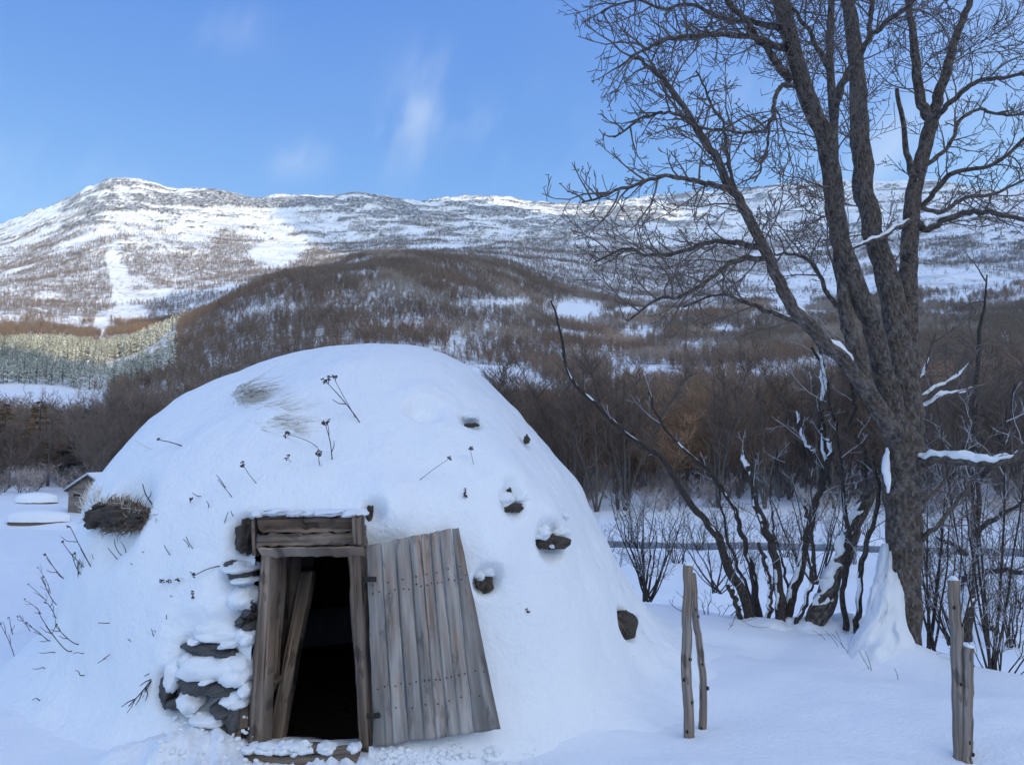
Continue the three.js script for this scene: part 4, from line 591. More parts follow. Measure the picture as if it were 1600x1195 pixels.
  snow('L', 0.10, 0.80, { lift: 1.25, fat: 1.05 }); snow('N', 0.15, 0.9, { fat: 1, lift: 0.7 }); snow('N2', 0.05, 0.95, { fat: 1.1 }); snow('N3', 0.2, 0.7, { dir: LEFTSNOW }); snow('J', 0.06, 0.98, { fat: 0.9 }); snow('E', 0.17, 0.27, { fat: 0.72, lift: 0.72 }); snow('E', 0.27, 0.40, { fat: 0.45, lift: 0.8 }); snow('E5', 0.05, 0.5, { fat: 0.7 }); snow('E', 0.45, 0.62, { fat: 0.4, lift: 0.8 }); snow('K', 0.1, 0.4, { fat: 0.5 }); snow('C3', 0.0, 0.12, { fat: 1.0 }); snow('C', 0.92, 0.99, { fat: 0.6, lift: 0.6 });
  // snow blown up against the foot of the trunk
  { const b = new MB(), rows = []; for (let j = 0; j <= 26; j++) { const t = j / 26, row = []; rows.push(row); const dd = lerp(5.45, D - 0.1, Math.pow(t, 0.55)), cy = lerp(1068, 848, t) + 6 * vn(t * 9, 4, 1), cx = lerp(1362, 1394, Math.pow(t, 0.7)), w = lerp(128, 12, Math.pow(t, 0.30)) * (1 + 0.25 * vn(t * 6, 1, 1)), dz = lerp(0.34, 0.06, Math.pow(t, 0.5)); for (let i = 0; i <= 22; i++) { const u = i / 22 * 2 - 1, p = at(cx + u * w, cy + (1 - t) * Math.abs(u) * 12, dd + 0.2 - dz * Math.sqrt(Math.max(0, 1 - u * u)) + 0.07 * fbm(u * 3, t * 7, 3, 4)); p.x += 0.03 * fbm(u * 2, t * 14, 8, 4); row.push(b.v(p.x, p.y, p.z, u, t)); } } for (let j = 0; j < 26; j++) for (let i = 0; i < 22; i++) b.q(rows[j][i], rows[j][i + 1], rows[j + 1][i + 1], rows[j + 1][i]); add('snow_drift', b, M.snowPart); }
  { const b = new MB(); for (let k = 0; k < 1; k++) { const p = path([[1388, 770, D - .15], [1384, 735, D - .12], [1386, 700, D - .1]], 10, 0.01, 3); b.tube(p, p.map((_, i) => 0.035 * Math.sin(Math.PI * clamp(i / 10, 0.06, 0.96)) + 0.004), 8, { lump: 0.4, lf: 9, cap0: true }); } add('snow_strip', b, M.snowPart); }
}
// many-stemmed willow on the bank
{
  const D = 7.0, base = pick(1205, 985, 5.5), t = thing('willow_tree', 'low many-stemmed bare willow with snow plastered along its leaning stems', 'tree', base);
  const add = (n, b, mat, k) => { const m = into(b.build(n, mat, t), t); if (k) m.userData.kind = k; return m; };
  const R = rng(7), tw = new MB(), sn = new MB(), o = { depth: 2, dens: [7, 10], ratio: 0.5, rmin: 0.0018, droop: 0, hook: 0.08, up: 0.25, wild: 0.25 };
  const S = [
    [[[1172, 975, D], [1160, 930, D], [1141, 889, D], [1122, 842, D], [1104, 815, D], [1085, 795, D], [1066, 767, D], [1045, 730, D], [1010, 698, D - .1], [965, 664, D - .2], [925, 628, D - .3], [897, 598, D - .4], [882, 560, D - .4], [876, 525, D - .4], [868, 495, D - .4], [858, 470, D - .4]], 26, 3, 0.75],
    [[[1190, 975, D + .1], [1180, 920, D + .1], [1169, 875, D + .15], [1158, 830, D + .2], [1150, 800, D + .2], [1122, 753, D + .25], [1103, 730, D + .3], [1056, 688, D + .4], [1025, 646, D + .45], [1014, 610, D + .5]], 20, 4, 0.6],
    [[[1222, 975, D - .1], [1218, 930, D - .1], [1206, 851, D - .1], [1188, 805, D - .1], [1174, 753, D - .1], [1163, 706, D - .1]], 24, 11, 1],
    [[[1226, 975, D - .05], [1240, 920, D - .05], [1258, 862, D - .1], [1270, 806, D - .1], [1284, 765, D - .1], [1290, 725, D - .1], [1283, 640, D - .1], [1287, 585, D - .1], [1270, 545, D - .1]], 27, 5, 0.8],
    [[[1288, 765, D - .1], [1278, 715, D - .05], [1262, 690, D], [1250, 665, D], [1244, 640, D]], 10, 5, 1],
    [[[1290, 730, D - .12], [1298, 700, D - .2], [1282, 670, D - .2], [1285, 640, D - .2]], 11, 6, 1],
    [[[1322, 985, D - .3], [1318, 920, D - .3], [1326, 850, D - .3], [1318, 780, D - .3], [1310, 700, D - .3], [1300, 640, D - .3], [1285, 570, D - .3], [1280, 520, D - .3]], 13, 4, 0.8],
    [[[1340, 990, D - .5], [1342, 920, D - .5], [1352, 860, D - .5], [1366, 810, D - .55], [1372, 760, D - .55], [1360, 720, D - .55], [1335, 680, D - .5]], 14, 5, 0.9],
    [[[1318, 680, D - .25], [1336, 640, D - .25], [1330, 590, D - .2], [1335, 540, D - .2]], 8, 3, 1],
    [[[1185, 975, D + .3], [1168, 920, D + .4], [1140, 850, D + .5], [1128, 800, D + .5], [1120, 750, D + .5]], 9, 4, 1],
    [[[1232, 975, D + .3], [1228, 900, D + .4], [1212, 840, D + .5], [1205, 780, D + .6], [1215, 700, D + .6]], 8, 3, 1],
    [[[1196, 978, D - .1], [1204, 940, D - .12], [1200, 900, D - .15], [1188, 850, D - .2]], 14, 6, 1],
    [[[1245, 975, D - .2], [1262, 935, D - .25], [1272, 880, D - .3], [1268, 830, D - .35], [1256, 790, D - .35]], 12, 5, 1],
    [[[1160, 975, D - .05], [1150, 940, D - .1], [1140, 915, D - .1]], 12, 7, 1],
  ];
  const L = S.map(([p, w0, w1, pw], i) => { const n = 44, pts = path(p, n, 0.018, i + 3), rr = rad(w0 * 0.64, w1 * 0.8, D, n, pw), b = new MB(); b.tube(pts, rr, w0 > 12 ? 12 : 8, { lump: 0.16, lf: 7, cap0: true, uR: w0 / 2 * D / FPX, seed: i }); add('stem', b, M.barkDark); alongLimb(tw, R, pts, i < 2 ? 0.35 : 0.25, i === 0 ? 4 : 8, [0.15, 0.7], o, 0.004); alongLimb(sn, R, pts, i < 2 ? 0.3 : 0.15, i === 0 ? 1.5 : 3.5, [0.15, 0.6], o, 0.004); return { pts, rr }; });
  // the thick pale stem plastered with snow
  { const n = 40, pts = path([[1262, 1000, D - .2], [1285, 950, D - .2], [1300, 905, D - .2], [1318, 865, D - .2], [1334, 825, D - .2], [1350, 790, D - .15], [1366, 760, D - .1]], n, 0.012, 31), rr = rad(31, 17, D, n), b = new MB(); b.tube(pts, rr, 14, { lump: 0.14, lf: 6, cap0: true, uR: 0.12 }); add('stem', b, M.bark); const s = new MB(); snowAlong(s, pts, rr, 0.03, 0.93, { dir: LEFTSNOW, lift: 0.38, fat: 0.85 }); add('snow_strip', s, M.snowPart); }
  for (const [i, a, b2, f, l] of [[0, 0.04, 0.28, 0.55, 0.62], [0, 0.30, 0.46, 0.34, 0.82], [0, 0.46, 0.86, 0.6, 0.72], [1, 0.04, 0.3, 0.5, 0.66], [1, 0.36, 0.6, 0.55, 0.7], [1, 0.66, 0.84, 0.45, 0.75], [2, 0.03, 0.35, 0.5, 0.66], [2, 0.5, 0.7, 0.4, 0.75], [2, 0.84, 0.99, 0.75, 0.6], [3, 0.03, 0.32, 0.62, 0.6], [3, 0.62, 0.7, 0.7, 0.7], [3, 0.78, 0.93, 1.2, 0.6], [4, 0.3, 0.75, 0.9, 0.6], [4, 0.8, 0.98, 1.0, 0.6], [5, 0.2, 0.5, 0.8, 0.6], [11, 0.05, 0.8, 0.6, 0.6], [12, 0.05, 0.4, 0.6, 0.6], [7, 0.05, 0.25, 0.6, 0.6], [6, 0.8, 0.9, 1, 0.6]]) { const s = new MB(); snowAlong(s, L[i].pts, L[i].rr, a, b2, { dir: i < 2 ? new THREE.Vector3(-0.3, 0.85, 0.4).normalize() : LEFTSNOW, fat: f, lift: l }); add('snow_strip', s, M.snowPart); }
  for (const [px, py, w, h] of [[1204, 985, 40, 16], [1255, 985, 30, 20], [1290, 992, 42, 22], [1235, 1000, 16, 10], [1330, 985, 26, 24]]) { const c = at(px, py, D - 0.15), s = D / FPX; add('snow_heap', new MB().blob(c, w * s, h * s, 0.2, px, 0.25, 1.6, 14), M.snowPart); }
  add('twigs', tw, M.twig, 'stuff'); add('snowy_twigs', sn, M.snowTwig, 'stuff');
}
// smaller bare shrubs
function shrub(label, px, py, d, n, fanX, hPx, w, seed, o = {}) {
  const R = rng(seed), base = o.pick ? pick(px, py, 3) : at(px, py, d), s = -base.z / FPX, b = thing('bare_shrub', label, 'shrub', base, o.group), tw = new MB();
  const ts = new MB(), go = { depth: o.depth ?? 2, dens: [7, 11], ratio: 0.5, rmin: (o.rmin ?? 0.0026) * 0.62, droop: 0, hook: 0.08, up: 0.3, wild: o.wild ?? 0.2 };
  for (let i = 0; i < n; i++) {
    const u = n > 1 ? i / (n - 1) * 2 - 1 : 0, h = hPx * (0.65 + 0.45 * R()) * s, L = [], k = 7, dx = (u * fanX + (R() - 0.5) * fanX * 0.3) * s, dz = (R() - 0.5) * fanX * s * 0.8; const p0 = base.clone().add(new THREE.Vector3((R() - 0.5) * 14 * s, -0.06, (R() - 0.5) * 10 * s));
    for (let j = 0; j <= k; j++) { const t = j / k; L.push(p0.clone().add(new THREE.Vector3(dx * Math.pow(t, 0.8) + (R() - 0.5) * 10 * s * t, h * t, dz * t))); }
    const m = new MB(), pts = new THREE.CatmullRomCurve3(L).getPoints(20), r0 = w * s / 2 * (0.45 + 0.4 * R()); m.tube(pts, pts.map((_, j) => Math.max(0.002, r0 * (1 - 0.75 * j / 20))), 6, { lump: 0.12, lf: 8, cap0: true, uR: r0 });
    const st = into(m.build('stem', M.barkDark, b), b); alongLimb(tw, R, pts, 0.15, o.tw ?? 5, o.tl || [0.12, 0.5], go, r0 * 0.3); alongLimb(ts, R, pts, 0.1, (o.tw ?? 5) * 0.65, o.tl || [0.12, 0.5], go, r0 * 0.3);
  }
  const tm = into(tw.build('twigs', M.twig, b), b); tm.userData.kind = 'stuff'; const sm = into(ts.build('snowy_twigs', M.snowTwig, b), b); sm.userData.kind = 'stuff'; return b;
}
shrub('fan-shaped bare shrub growing beside the right edge of the hut', 1012, 932, 9.2, 17, 62, 165, 4.5, 501, { tw: 8, tl: [0.12, 0.5], rmin: 0.003 });
shrub('tall thin dark sapling clump just right of the big tree', 1455, 1010, 7.6, 8, 60, 330, 6, 502, { tw: 6, tl: [0.2, 0.8] });
shrub('tangled bare shrub between the big tree and the single snowy birch stem', 1490, 1000, 8.4, 10, 90, 260, 5, 503, { tw: 7, tl: [0.2, 0.7], wild: 0.3 });
shrub('bare shrub with dark twisting stems at the right edge of the picture', 1545, 1040, 6.9, 6, 80, 420, 7, 504, { tw: 6, tl: [0.2, 0.9], wild: 0.3 });
shrub('low twiggy shrub behind the pair of posts near the right edge', 1560, 1060, 5.8, 12, 90, 120, 4, 505, { tw: 7, tl: [0.1, 0.4], depth: 1 });
shrub('sparse low shrub with thin stems on the snow beyond the willow', 1120, 920, 10.5, 9, 90, 120, 4, 506, { tw: 6, tl: [0.1, 0.45], rmin: 0.003 });
shrub('sparse thin shrub between the willow and the big tree', 1275, 905, 10, 9, 70, 190, 5, 507, { tw: 5, tl: [0.15, 0.5], rmin: 0.003 });
shrub('low twigs poking from the snow at the foot of the willow', 1110, 972, 7.2, 10, 60, 50, 3, 508, { tw: 6, tl: [0.06, 0.2], depth: 1 });
{ // thin brush scattered on the flat between the bank and the stream
  const R = rng(4321), src = [], spots = [[955, 905], [1060, 880], [1090, 860], [1150, 880], [1180, 905], [1225, 870], [1250, 895], [1300, 850], [1335, 880], [1350, 835], [1450, 900], [1475, 870], [1520, 930], [1560, 890], [1590, 950], [1440, 960], [1545, 985], [1600, 870], [1120, 835], [1270, 830], [985, 850], [1320, 900], [1490, 985], [1580, 1010]];
  spots.forEach(([px, py], i) => {
    const base = pick(px, py, 7.5), k = i % 4; let g;
    if (!src[k]) { g = shrub('', px, py, -base.z, 10, 52 * 12 / -base.z, 150 * 12 / -base.z, 2.2, 800 + k, { tw: 8, tl: [0.15, 0.6], rmin: 0.0036, wild: 0.26 }); delete used.bare_shrub_tmp; src[k] = g; } else { g = src[k].clone(); scene.add(g); g.name = numbered('bare_shrub'); g.rotation.y = i * 1.7; g.scale.setScalar(0.75 + 0.5 * R()); }
    g.position.copy(base); g.userData = { label: 'thin bare brush on the snowy flat between the bank and the stream', category: 'shrub', group: 'thin brush on the flat by the stream' };
  });
}
{ // birch stem with snow stuck to it
  const D = 9, base = at(1508, 985, D), t = thing('birch_tree', 'slender birch stem with snow stuck to its lower trunk, right of the big tree', 'tree', base), R = rng(88), tw = new MB(), add = (n, b, m, k) => { const q = into(b.build(n, m, t), t); if (k) q.userData.kind = k; };
  const pts = path([[1508, 1000, D], [1512, 930, D], [1516, 870, D], [1524, 810, D], [1526, 740, D], [1522, 660, D], [1528, 580, D], [1534, 500, D], [1545, 430, D]], 60, 0.015, 5), rr = rad(22, 2, D, 60), b = new MB(); b.tube(pts, rr, 10, { lump: 0.12, lf: 5, cap0: true, uR: 0.09 }); add('trunk', b, M.barkDark);
  alongLimb(tw, R, pts, 0.3, 5, [0.3, 1.3], { depth: 2, dens: [5, 6], ratio: 0.5, rmin: 0.003, up: 0.2, hook: 0.1, wild: 0.25 }, 0.012);
  const s = new MB(); snowAlong(s, pts, rr, 0.03, 0.17, { dir: LEFTSNOW, fat: 0.85, lift: 0.45 }); add('snow_strip', s, M.snowPart); const s2 = new MB(); snowAlong(s2, pts, rr, 0.17, 0.3, { dir: LEFTSNOW, fat: 0.8, lift: 0.5 }); add('snow_strip', s2, M.snowPart);
  for (const L of [[[1520, 840, D], [1545, 815, D - .3], [1575, 800, D - .4], [1620, 770, D - .5]], [[1516, 870, D], [1490, 850, D - .2], [1465, 840, D - .3]], [[1524, 760, D], [1555, 720, D - .2], [1575, 660, D - .3], [1590, 600, D - .3]], [[1512, 905, D], [1560, 890, D - .5], [1610, 893, D - .9], [1650, 880, D - 1]]]) { const p = path(L, 24, 0.02, L[0][0]), q = rad(9, 4, D, 24), m = new MB(); m.tube(p, q, 7, { lump: 0.1, lf: 6 }); add('branch', m, M.barkDark); alongLimb(tw, R, p, 0.1, 5, [0.2, 0.7], { depth: 2, dens: [5, 6], ratio: 0.5, rmin: 0.003, up: 0.2, hook: 0.1, wild: 0.25 }, 0.008); }
  add('twigs', tw, M.twig, 'stuff');
}
{ const geos = [1, 2, 3].map(k => bareTree(700 + k, { stems: 9, bark: [0.15, 0.13, 0.12], tip: [0.30, 0.25, 0.22], r: 0.009, sides: 3, branches: 6, from: 0.1, len: 0.45, up: 0.8, w: 0.006, segs: 2, twigs: 4, sub: 2, tup: 0.4, lean: 0.8 }).geo());
  forest('bank_undergrowth', 'low pale leafless undergrowth along the foot of the far thicket', 'undergrowth', geos, scatter(18, 1500, 40, 110, -160, 1760, (px, py, d, u, k, x, z) => { if ((px < 160 && d < 58) || (d < 46 && u > 0.25)) return null; const j = u < 0.3 ? 2.0 : 0.8 + 0.5 * k; return { h: 0.9 + 1.3 * k, w: 1.0, c: [j, j, j * 1.02] }; })); }
// trees that stand out singly on the far bank: one of each kind, then copies
{
  const kinds = closeTrees.map((b, i) => { const src = bareTree(81 + i, { stems: 1 + (i + 1) % 3, bark: [0.105, 0.092, 0.082], tip: [0.165, 0.115, 0.085], r: 0.0085, sides: 5, branches: 30, from: 0.26, len: 0.34, up: 0.55, w: 0.0026, segs: 3, twigs: 4, sub: 3, tup: 0.3, lean: 0.42 }); return src; });
  const protos = []; const R = rng(314);
  const spots = scatter(15, 48, 45, 58, 640, 1720, (px, py, d, u, k) => ({ h: 7.6 + 2.4 * k, w: 1.05, c: [1, 1, 1], px }));
  spots.forEach((a, i) => {
    const k = i % kinds.length; let g;
    if (!protos[k]) { g = protos[k] = new THREE.Group(); const geo = kinds[k].geo(), nt = (7 * 6) * 0; const m = new THREE.Mesh(geo, M.twigFar); m.name = 'crown'; g.add(m); const tr = new MB(); tr.col = [0.10, 0.088, 0.08]; tr.tube([new THREE.Vector3(0, -0.04, 0), new THREE.Vector3(0.004, 0.3, 0.004), new THREE.Vector3(0, 0.6, 0), new THREE.Vector3(0.003, 0.9, 0)], [0.0105, 0.0088, 0.006, 0.002], 6, { cap: false }); const tm = new THREE.Mesh(tr.geo(), M.twigFar); tm.name = 'trunk'; g.add(tm); } else g = protos[k].clone();
    g.name = numbered('alder_tree'); g.position.set(a.x, a.y, a.z); g.rotation.y = a.t; g.scale.set(a.h * a.w, a.h, a.h * a.w); g.userData = { label: 'bare dark alder along the front of the thicket across the stream', category: 'tree', group: 'bare alders along the far bank' }; scene.add(g);
  });
}
{ // conifers, larches and bare trees behind the shed on the left
  const larch = conifer(501, { n: 130, k: 9, from: 0.16, w: 0.17, droop: 0.1, pw: 0.6, c: [0.20, 0.125, 0.06], tw: 0.006 }).geo(), spruce = conifer(502, { n: 150, k: 12, from: 0.03, w: 0.24, droop: 0.3, pw: 0.8, c: [0.035, 0.05, 0.035], tw: 0.012 }).geo();
  const put = (name, label, cat, geo, px, d, h, w, group) => { const a = Math.atan((px - 800) / FPX), x = Math.tan(a) * d, z = -d, g = new THREE.Group(); g.name = numbered(name); g.position.set(x, ground(x, z) - 0.1, z); g.scale.set(h * w, h, h * w); g.rotation.y = px; g.userData = { label, category: cat, ...(group && { group }) }; const m = new THREE.Mesh(geo, M.twigFar); m.name = 'crown'; g.add(m); const tr = new MB(); tr.col = [0.12, 0.10, 0.09]; tr.tube([new THREE.Vector3(0, -0.02, 0), new THREE.Vector3(0, 0.5, 0), new THREE.Vector3(0, 0.95, 0)], [0.017, 0.012, 0.003], 6, { cap: false }); const t2 = new THREE.Mesh(tr.geo(), M.twigFar); t2.name = 'trunk'; g.add(t2); scene.add(g); };
  put('larch_tree', 'russet larch with a tall narrow crown at the left edge of the picture', 'tree', larch, 8, 60, 6.6, 1.0);
  put('larch_tree', 'broad orange-brown larch standing behind the snow-covered boats', 'tree', larch, 62, 62, 7.0, 1.25);
  put('larch_tree', 'smaller brown larch beside the broad orange-brown one', 'tree', larch, 92, 66, 6.3, 0.9);
  put('spruce_tree', 'broad dark spruce behind the small shed', 'tree', spruce, 140, 62, 6.6, 1.5);
  put('spruce_tree', 'dark spruce close beside the hut, right of the broad spruce', 'tree', spruce, 195, 66, 6.9, 1.3);
  const near5 = closeTrees.map(b => b.geo()); [20, 40, 80, 110, 160, 215, 250, 290, -30].forEach((px, i) => put('bare_tree', 'bare brown tree in the belt of trees behind the shed', 'tree', near5[i % 5], px, 56 + (i * 7) % 11, 5.0 + (i % 3) * 0.6, 1.2, 'bare trees behind the shed'));
}

// ---------------------------------------------------------------- shed and boats beyond the field
{
  const D = 42, s = D / FPX, base = at(128, 808, D); base.y = ground(base.x, base.z) - 0.05; const y0 = base.y, T = thing('wooden_shed', 'small grey board shed with a snow-covered gable roof behind the hut', 'shed', base);
  const X = px => at(px, 800, D).x, wl = X(105), wr = X(166), z = -D, xm = (wl + wr) / 2, eave = at(105, 766, D).y, ridge = at(135, 745, D).y;
  const add = (n, b, m) => into(b.build(n, m, T), T);
  const box = (x0, y0, z0, x1, y1, z1, tone) => { const b = new MB(); b.col = [tone, tone * 0.97, tone * 0.93]; const q = [[x0, y0, z0], [x1, y0, z0], [x1, y1, z0], [x0, y1, z0], [x0, y0, z1], [x1, y0, z1], [x1, y1, z1], [x0, y1, z1]].map(a => b.v(...a)); [[4, 5, 6, 7], [1, 0, 3, 2], [0, 4, 7, 3], [5, 1, 2, 6], [7, 6, 2, 3], [0, 1, 5, 4]].forEach(f => { const k = f.map(i => b.v(b.p[i * 3], b.p[i * 3 + 1], b.p[i * 3 + 2])); b.q(...k); }); return b; };
  const R = rng(3), hgt = x => lerp(ridge, eave, Math.abs(x - xm) / (xm - wl));
  for (let i = 0; i < 11; i++) { const a = y0 + (eave - y0) * i / 11, c = y0 + (eave - y0) * (i + 1) / 11; add('wall_board', box(wl, a + 0.006, z - 2.2 - 0.02 * R(), wr, c, z + 0.02 * R(), 0.8 + 0.4 * R()), M.shed); }
  for (let i = 0; i < 6; i++) { const a = eave + (ridge - eave) * i / 6, c = eave + (ridge - eave) * (i + 1) / 6, w = (xm - wl) * (1 - i / 6); add('gable_board', box(xm - w, a + 0.004, z - 0.06, xm + w, c, z + 0.02 * R(), 0.8 + 0.4 * R()), M.shed); }
  add('vent', box(X(113), at(0, 776, D).y, z + 0.01, X(123), at(0, 771.5, D).y, z + 0.035, 0.12), M.shed);
  for (const [n, m, dy, th, ov] of [['roof', M.shed, 0.0, 0.06, 0.16], ['roof_snow', M.snowPart, 0.065, 0.15, 0.2]]) for (const sd of [-1, 1]) {
    const b = new MB(); if (m === M.shed) b.col = [0.5, 0.48, 0.46]; const sl = (ridge - eave) / (xm - wl), xe = xm + sd * (xm - wl + ov), ye = ridge - sl * (xm - wl + ov) + 0.05 + dy, yr = ridge + 0.05 + dy, zs = [z + 0.2, z - 2.45]; const sn = m === M.snowPart;
    const pts = []; for (let k = 0; k <= 6; k++) { const t = k / 6; pts.push([lerp(xm, xe, t), lerp(yr, ye, t), th * (sn ? (0.55 + 0.45 * Math.sin(Math.PI * (0.25 + 0.72 * t))) : 1)]); }
    const row = zz => pts.map(p => [b.v(p[0], p[1], zz), b.v(p[0], p[1] + p[2], zz)]); const A = row(zs[0]), B = row(zs[1]);
    for (let k = 0; k < 6; k++) { b.q(A[k][0], A[k + 1][0], A[k + 1][1], A[k][1]); b.q(B[k][0], B[k][1], B[k + 1][1], B[k + 1][0]); b.q(A[k][1], A[k + 1][1], B[k + 1][1], B[k][1]); b.q(A[k][0], B[k][0], B[k + 1][0], A[k + 1][0]); } b.q(A[6][0], B[6][0], B[6][1], A[6][1]); b.col = null; add(n, b, m);
  }
}
function boat(label, px0, px1, pyB, D, hPx) {
  const s = D / FPX, a = at(px0, pyB, D), c = at(px1, pyB, D), base = a.clone().lerp(c, 0.5); base.y = ground(base.x, base.z) - 0.1; const L = (c.x - a.x) / 2, h = hPx * s, T = thing('boat', label, 'boat', base);
  const shape = (sc, y0, hh, fl) => { const b = new MB(), rows = []; for (let i = 0; i <= 30; i++) { const t = i / 30 * 2 - 1, w = Math.pow(Math.max(0, 1 - Math.abs(t) ** 2.6), 0.6) * 0.62 * sc, row = []; rows.push(row); for (let j = 0; j <= 14; j++) { const q = j / 14 * Math.PI; row.push(b.v(t * L * sc, y0 + Math.pow(Math.sin(q), fl * 1.5) * hh * 1.25 * (0.45 + 0.55 * Math.pow(Math.max(0, 1 - t * t), 0.5)) + 0.03 * fbm(t * 5, q * 2, L, 3), -Math.cos(q) * (w + 0.01))); } } for (let i = 0; i < 30; i++) for (let j = 0; j < 14; j++) b.q(rows[i][j], rows[i][j + 1], rows[i + 1][j + 1], rows[i + 1][j]); return b; };
  const hull = shape(1, -0.05, h * 0.55, 0.7); hull.c = []; hull.build('hull', M.pole, T); shape(1.03, h * 0.22, h * 0.75, 0.55).build('snow_cover', M.snowPart, T);
}
boat('long low upturned boat under a thick layer of snow beside the shed', 12, 108, 806, 38, 18);
boat('narrower snow-topped upturned boat just behind the long low one', 24, 88, 792, 46, 16);

// ---------------------------------------------------------------- fence posts
function post(label, bottom, mid, top, d, wB, wT, seed, snowCap) {
  const b0 = pick(bottom[0], bottom[1]), dd = -b0.z, pts = path([[bottom[0], bottom[1] + 14, dd], [bottom[0], bottom[1], dd], ...mid.map(m => [m[0], m[1], dd]), [top[0], top[1], dd]], 34, 0.004, seed), base = b0.clone(), T = thing('fence_post', label, 'post', base);
  const rr = rad(wB, wT, dd, 34), b = new MB(); b.tube(pts, rr, 12, { lump: 0.08, lf: 13, cap0: true, uR: wB / 2 * dd / FPX, seed }); into(b.build('post', M.post, T), T);
  const R = rng(seed), kn = new MB(); for (let i = 0; i < 5; i++) { const k = 4 + Math.floor(R() * 28), p = pts[k].clone(); p.z += rr[k] * 0.75; p.x += (R() - 0.5) * rr[k] * 1.7; const q = new MB().blob(p, 0.008 + 0.005 * R(), 0.011, 0.009, i + seed, 0.3, 2, 7); into(q.build('knot', M.pole, T), T); }
  if (snowCap) { const c = pts[34].clone(), q = new MB(); c.y += 0.002; q.blob(c, rr[34] * 0.85, rr[34] * 0.55, rr[34] * 0.85, seed, 0.3, 2, 10); into(q.build('snow_cap', M.snowPart, T), T); }
}
post('thicker straight post of the pair standing beside the hut', [1078, 1152], [[1073, 1060], [1074, 970]], [1076, 883], 4.2, 16, 15, 701, true);
post('thinner crooked post of the pair standing beside the hut', [1097, 1138], [[1099, 1070], [1095, 1030], [1090, 985], [1085, 930]], [1083, 896], 4.3, 13, 9, 702, false);
post('taller grey post of the pair near the right edge', [1500, 1184], [[1498, 1080], [1494, 980]], [1490, 906], 3.9, 18, 17, 703, true);
post('short stubby post of the pair near the right edge', [1512, 1190], [[1513, 1120]], [1514, 1012], 3.85, 14, 14, 704, true);

// ---------------------------------------------------------------- dry plants poking from the snow
let wseed = 900;
function stalk(name, label, cat, root, tip, o = {}) {                     // root and tip are photograph pixels; the stalk leans out of the surface
  const R = rng(wseed++), p = pick(root[0], root[1]), T = thing(name, label, cat, p, o.group), s = -p.z / FPX, nn = normalAt(p), r = o.r || 0.0032, e = at(tip[0], tip[1], -p.z - (o.out ?? 0.06)), mid = p.clone().lerp(e, 0.5).addScaledVector(nn, 0.3 * p.distanceTo(e) * (o.bow ?? 0.15)).addScaledVector(rv(R), 0.008);
  const pts = new THREE.CatmullRomCurve3([p.clone().addScaledVector(nn, -0.03), p, mid, e]).getPoints(14), st = new MB(); st.tube(pts, pts.map((_, k) => r * (1 - 0.45 * k / 14)), 5, { lump: 0.2, lf: 30 }); into(st.build('stem', o.mat || M.stalk, T), T);
  const d = new THREE.Vector3().subVectors(e, mid).normalize(), L = p.distanceTo(e);
  for (let i = 0; i < (o.side ?? 0); i++) { const k = 5 + Math.floor(R() * 8), a = d.clone().addScaledVector(rv(R), 0.9).normalize(), b = new MB(); b.tube([pts[k], pts[k].clone().addScaledVector(a, L * 0.18), pts[k].clone().addScaledVector(a, L * 0.26).addScaledVector(d, L * 0.1)], [r * 0.7, r * 0.6, r * 0.4], 4); into(b.build('side_twig', o.mat || M.stalk, T), T); }
  for (let i = 0; i < (o.head ?? 0); i++) { const a = d.clone().addScaledVector(rv(R), 0.8).normalize(), q = e.clone().addScaledVector(a, (o.hs || 0.03) * (0.5 + R())), b = new MB(); b.tube([e, q], [r * 0.4, r * 0.3], 3); for (let j = 0; j < 5; j++) { const w = q.clone().addScaledVector(rv(R), 0.008); b.blob(w, 0.0045, 0.004, 0.0045, i * 7 + j, 0.3, 2, 4); } into(b.build('seed_head', M.stalk, T), T); }
  return T;
}
stalk('dried_flower', 'tallest dried umbel flower, leaning left with a wide dark head, on the upper hut roof', 'dried flower', [562, 661], [513, 600], { head: 8, hs: 0.045, r: 0.0045, side: 1 });
stalk('dried_flower', 'second thinner umbel stalk leaning alongside the tallest dried flower', 'dried flower', [556, 655], [524, 596], { head: 4, hs: 0.03, r: 0.003 });
stalk('dried_flower', 'upright dried flower with a dark tuft, below the tallest umbel', 'dried flower', [519, 720], [509, 666], { head: 6, hs: 0.03, r: 0.004, side: 2 });
stalk('dried_flower', 'short dried flower head drooping just below the patch of flattened grass', 'dried flower', [500, 728], [498, 712], { head: 6, hs: 0.028 });
stalk('dried_flower', 'small dried flower at the lower end of the flattened grass', 'dried flower', [497, 700], [455, 680], { head: 5, hs: 0.03, r: 0.0026 });
stalk('dried_flower', 'thin dried flower leaning left on the roof above the doorway', 'dried flower', [403, 758], [381, 729], { head: 4, hs: 0.02, r: 0.0026 });
stalk('dried_flower', 'long thin dried stalk leaning right with a tiny head, above the door leaf', 'dried flower', [641, 763], [701, 717], { head: 3, hs: 0.014, r: 0.0022, out: 0.02, bow: 0.02 });
stalk('dried_flower', 'pale thin dried stalk with a small dark head on the right roof slope', 'dried flower', [741, 734], [735, 704], { head: 4, hs: 0.016, r: 0.002 });
stalk('dried_flower', 'tiny pair of dried heads barely above the snow on the right roof slope', 'dried flower', [730, 778], [727, 772], { head: 5, hs: 0.03 });
stalk('dry_stick', 'dark stick with a knobby end lying on the upper left roof edge', 'stick', [290, 700], [248, 687], { head: 2, hs: 0.01, r: 0.005, out: 0.01, bow: 0.02 });
stalk('dry_stick', 'pale bent stick at the upper left roof edge', 'stick', [238, 703], [211, 688], { r: 0.004, out: 0.01, bow: 0.05, mat: M.straw });
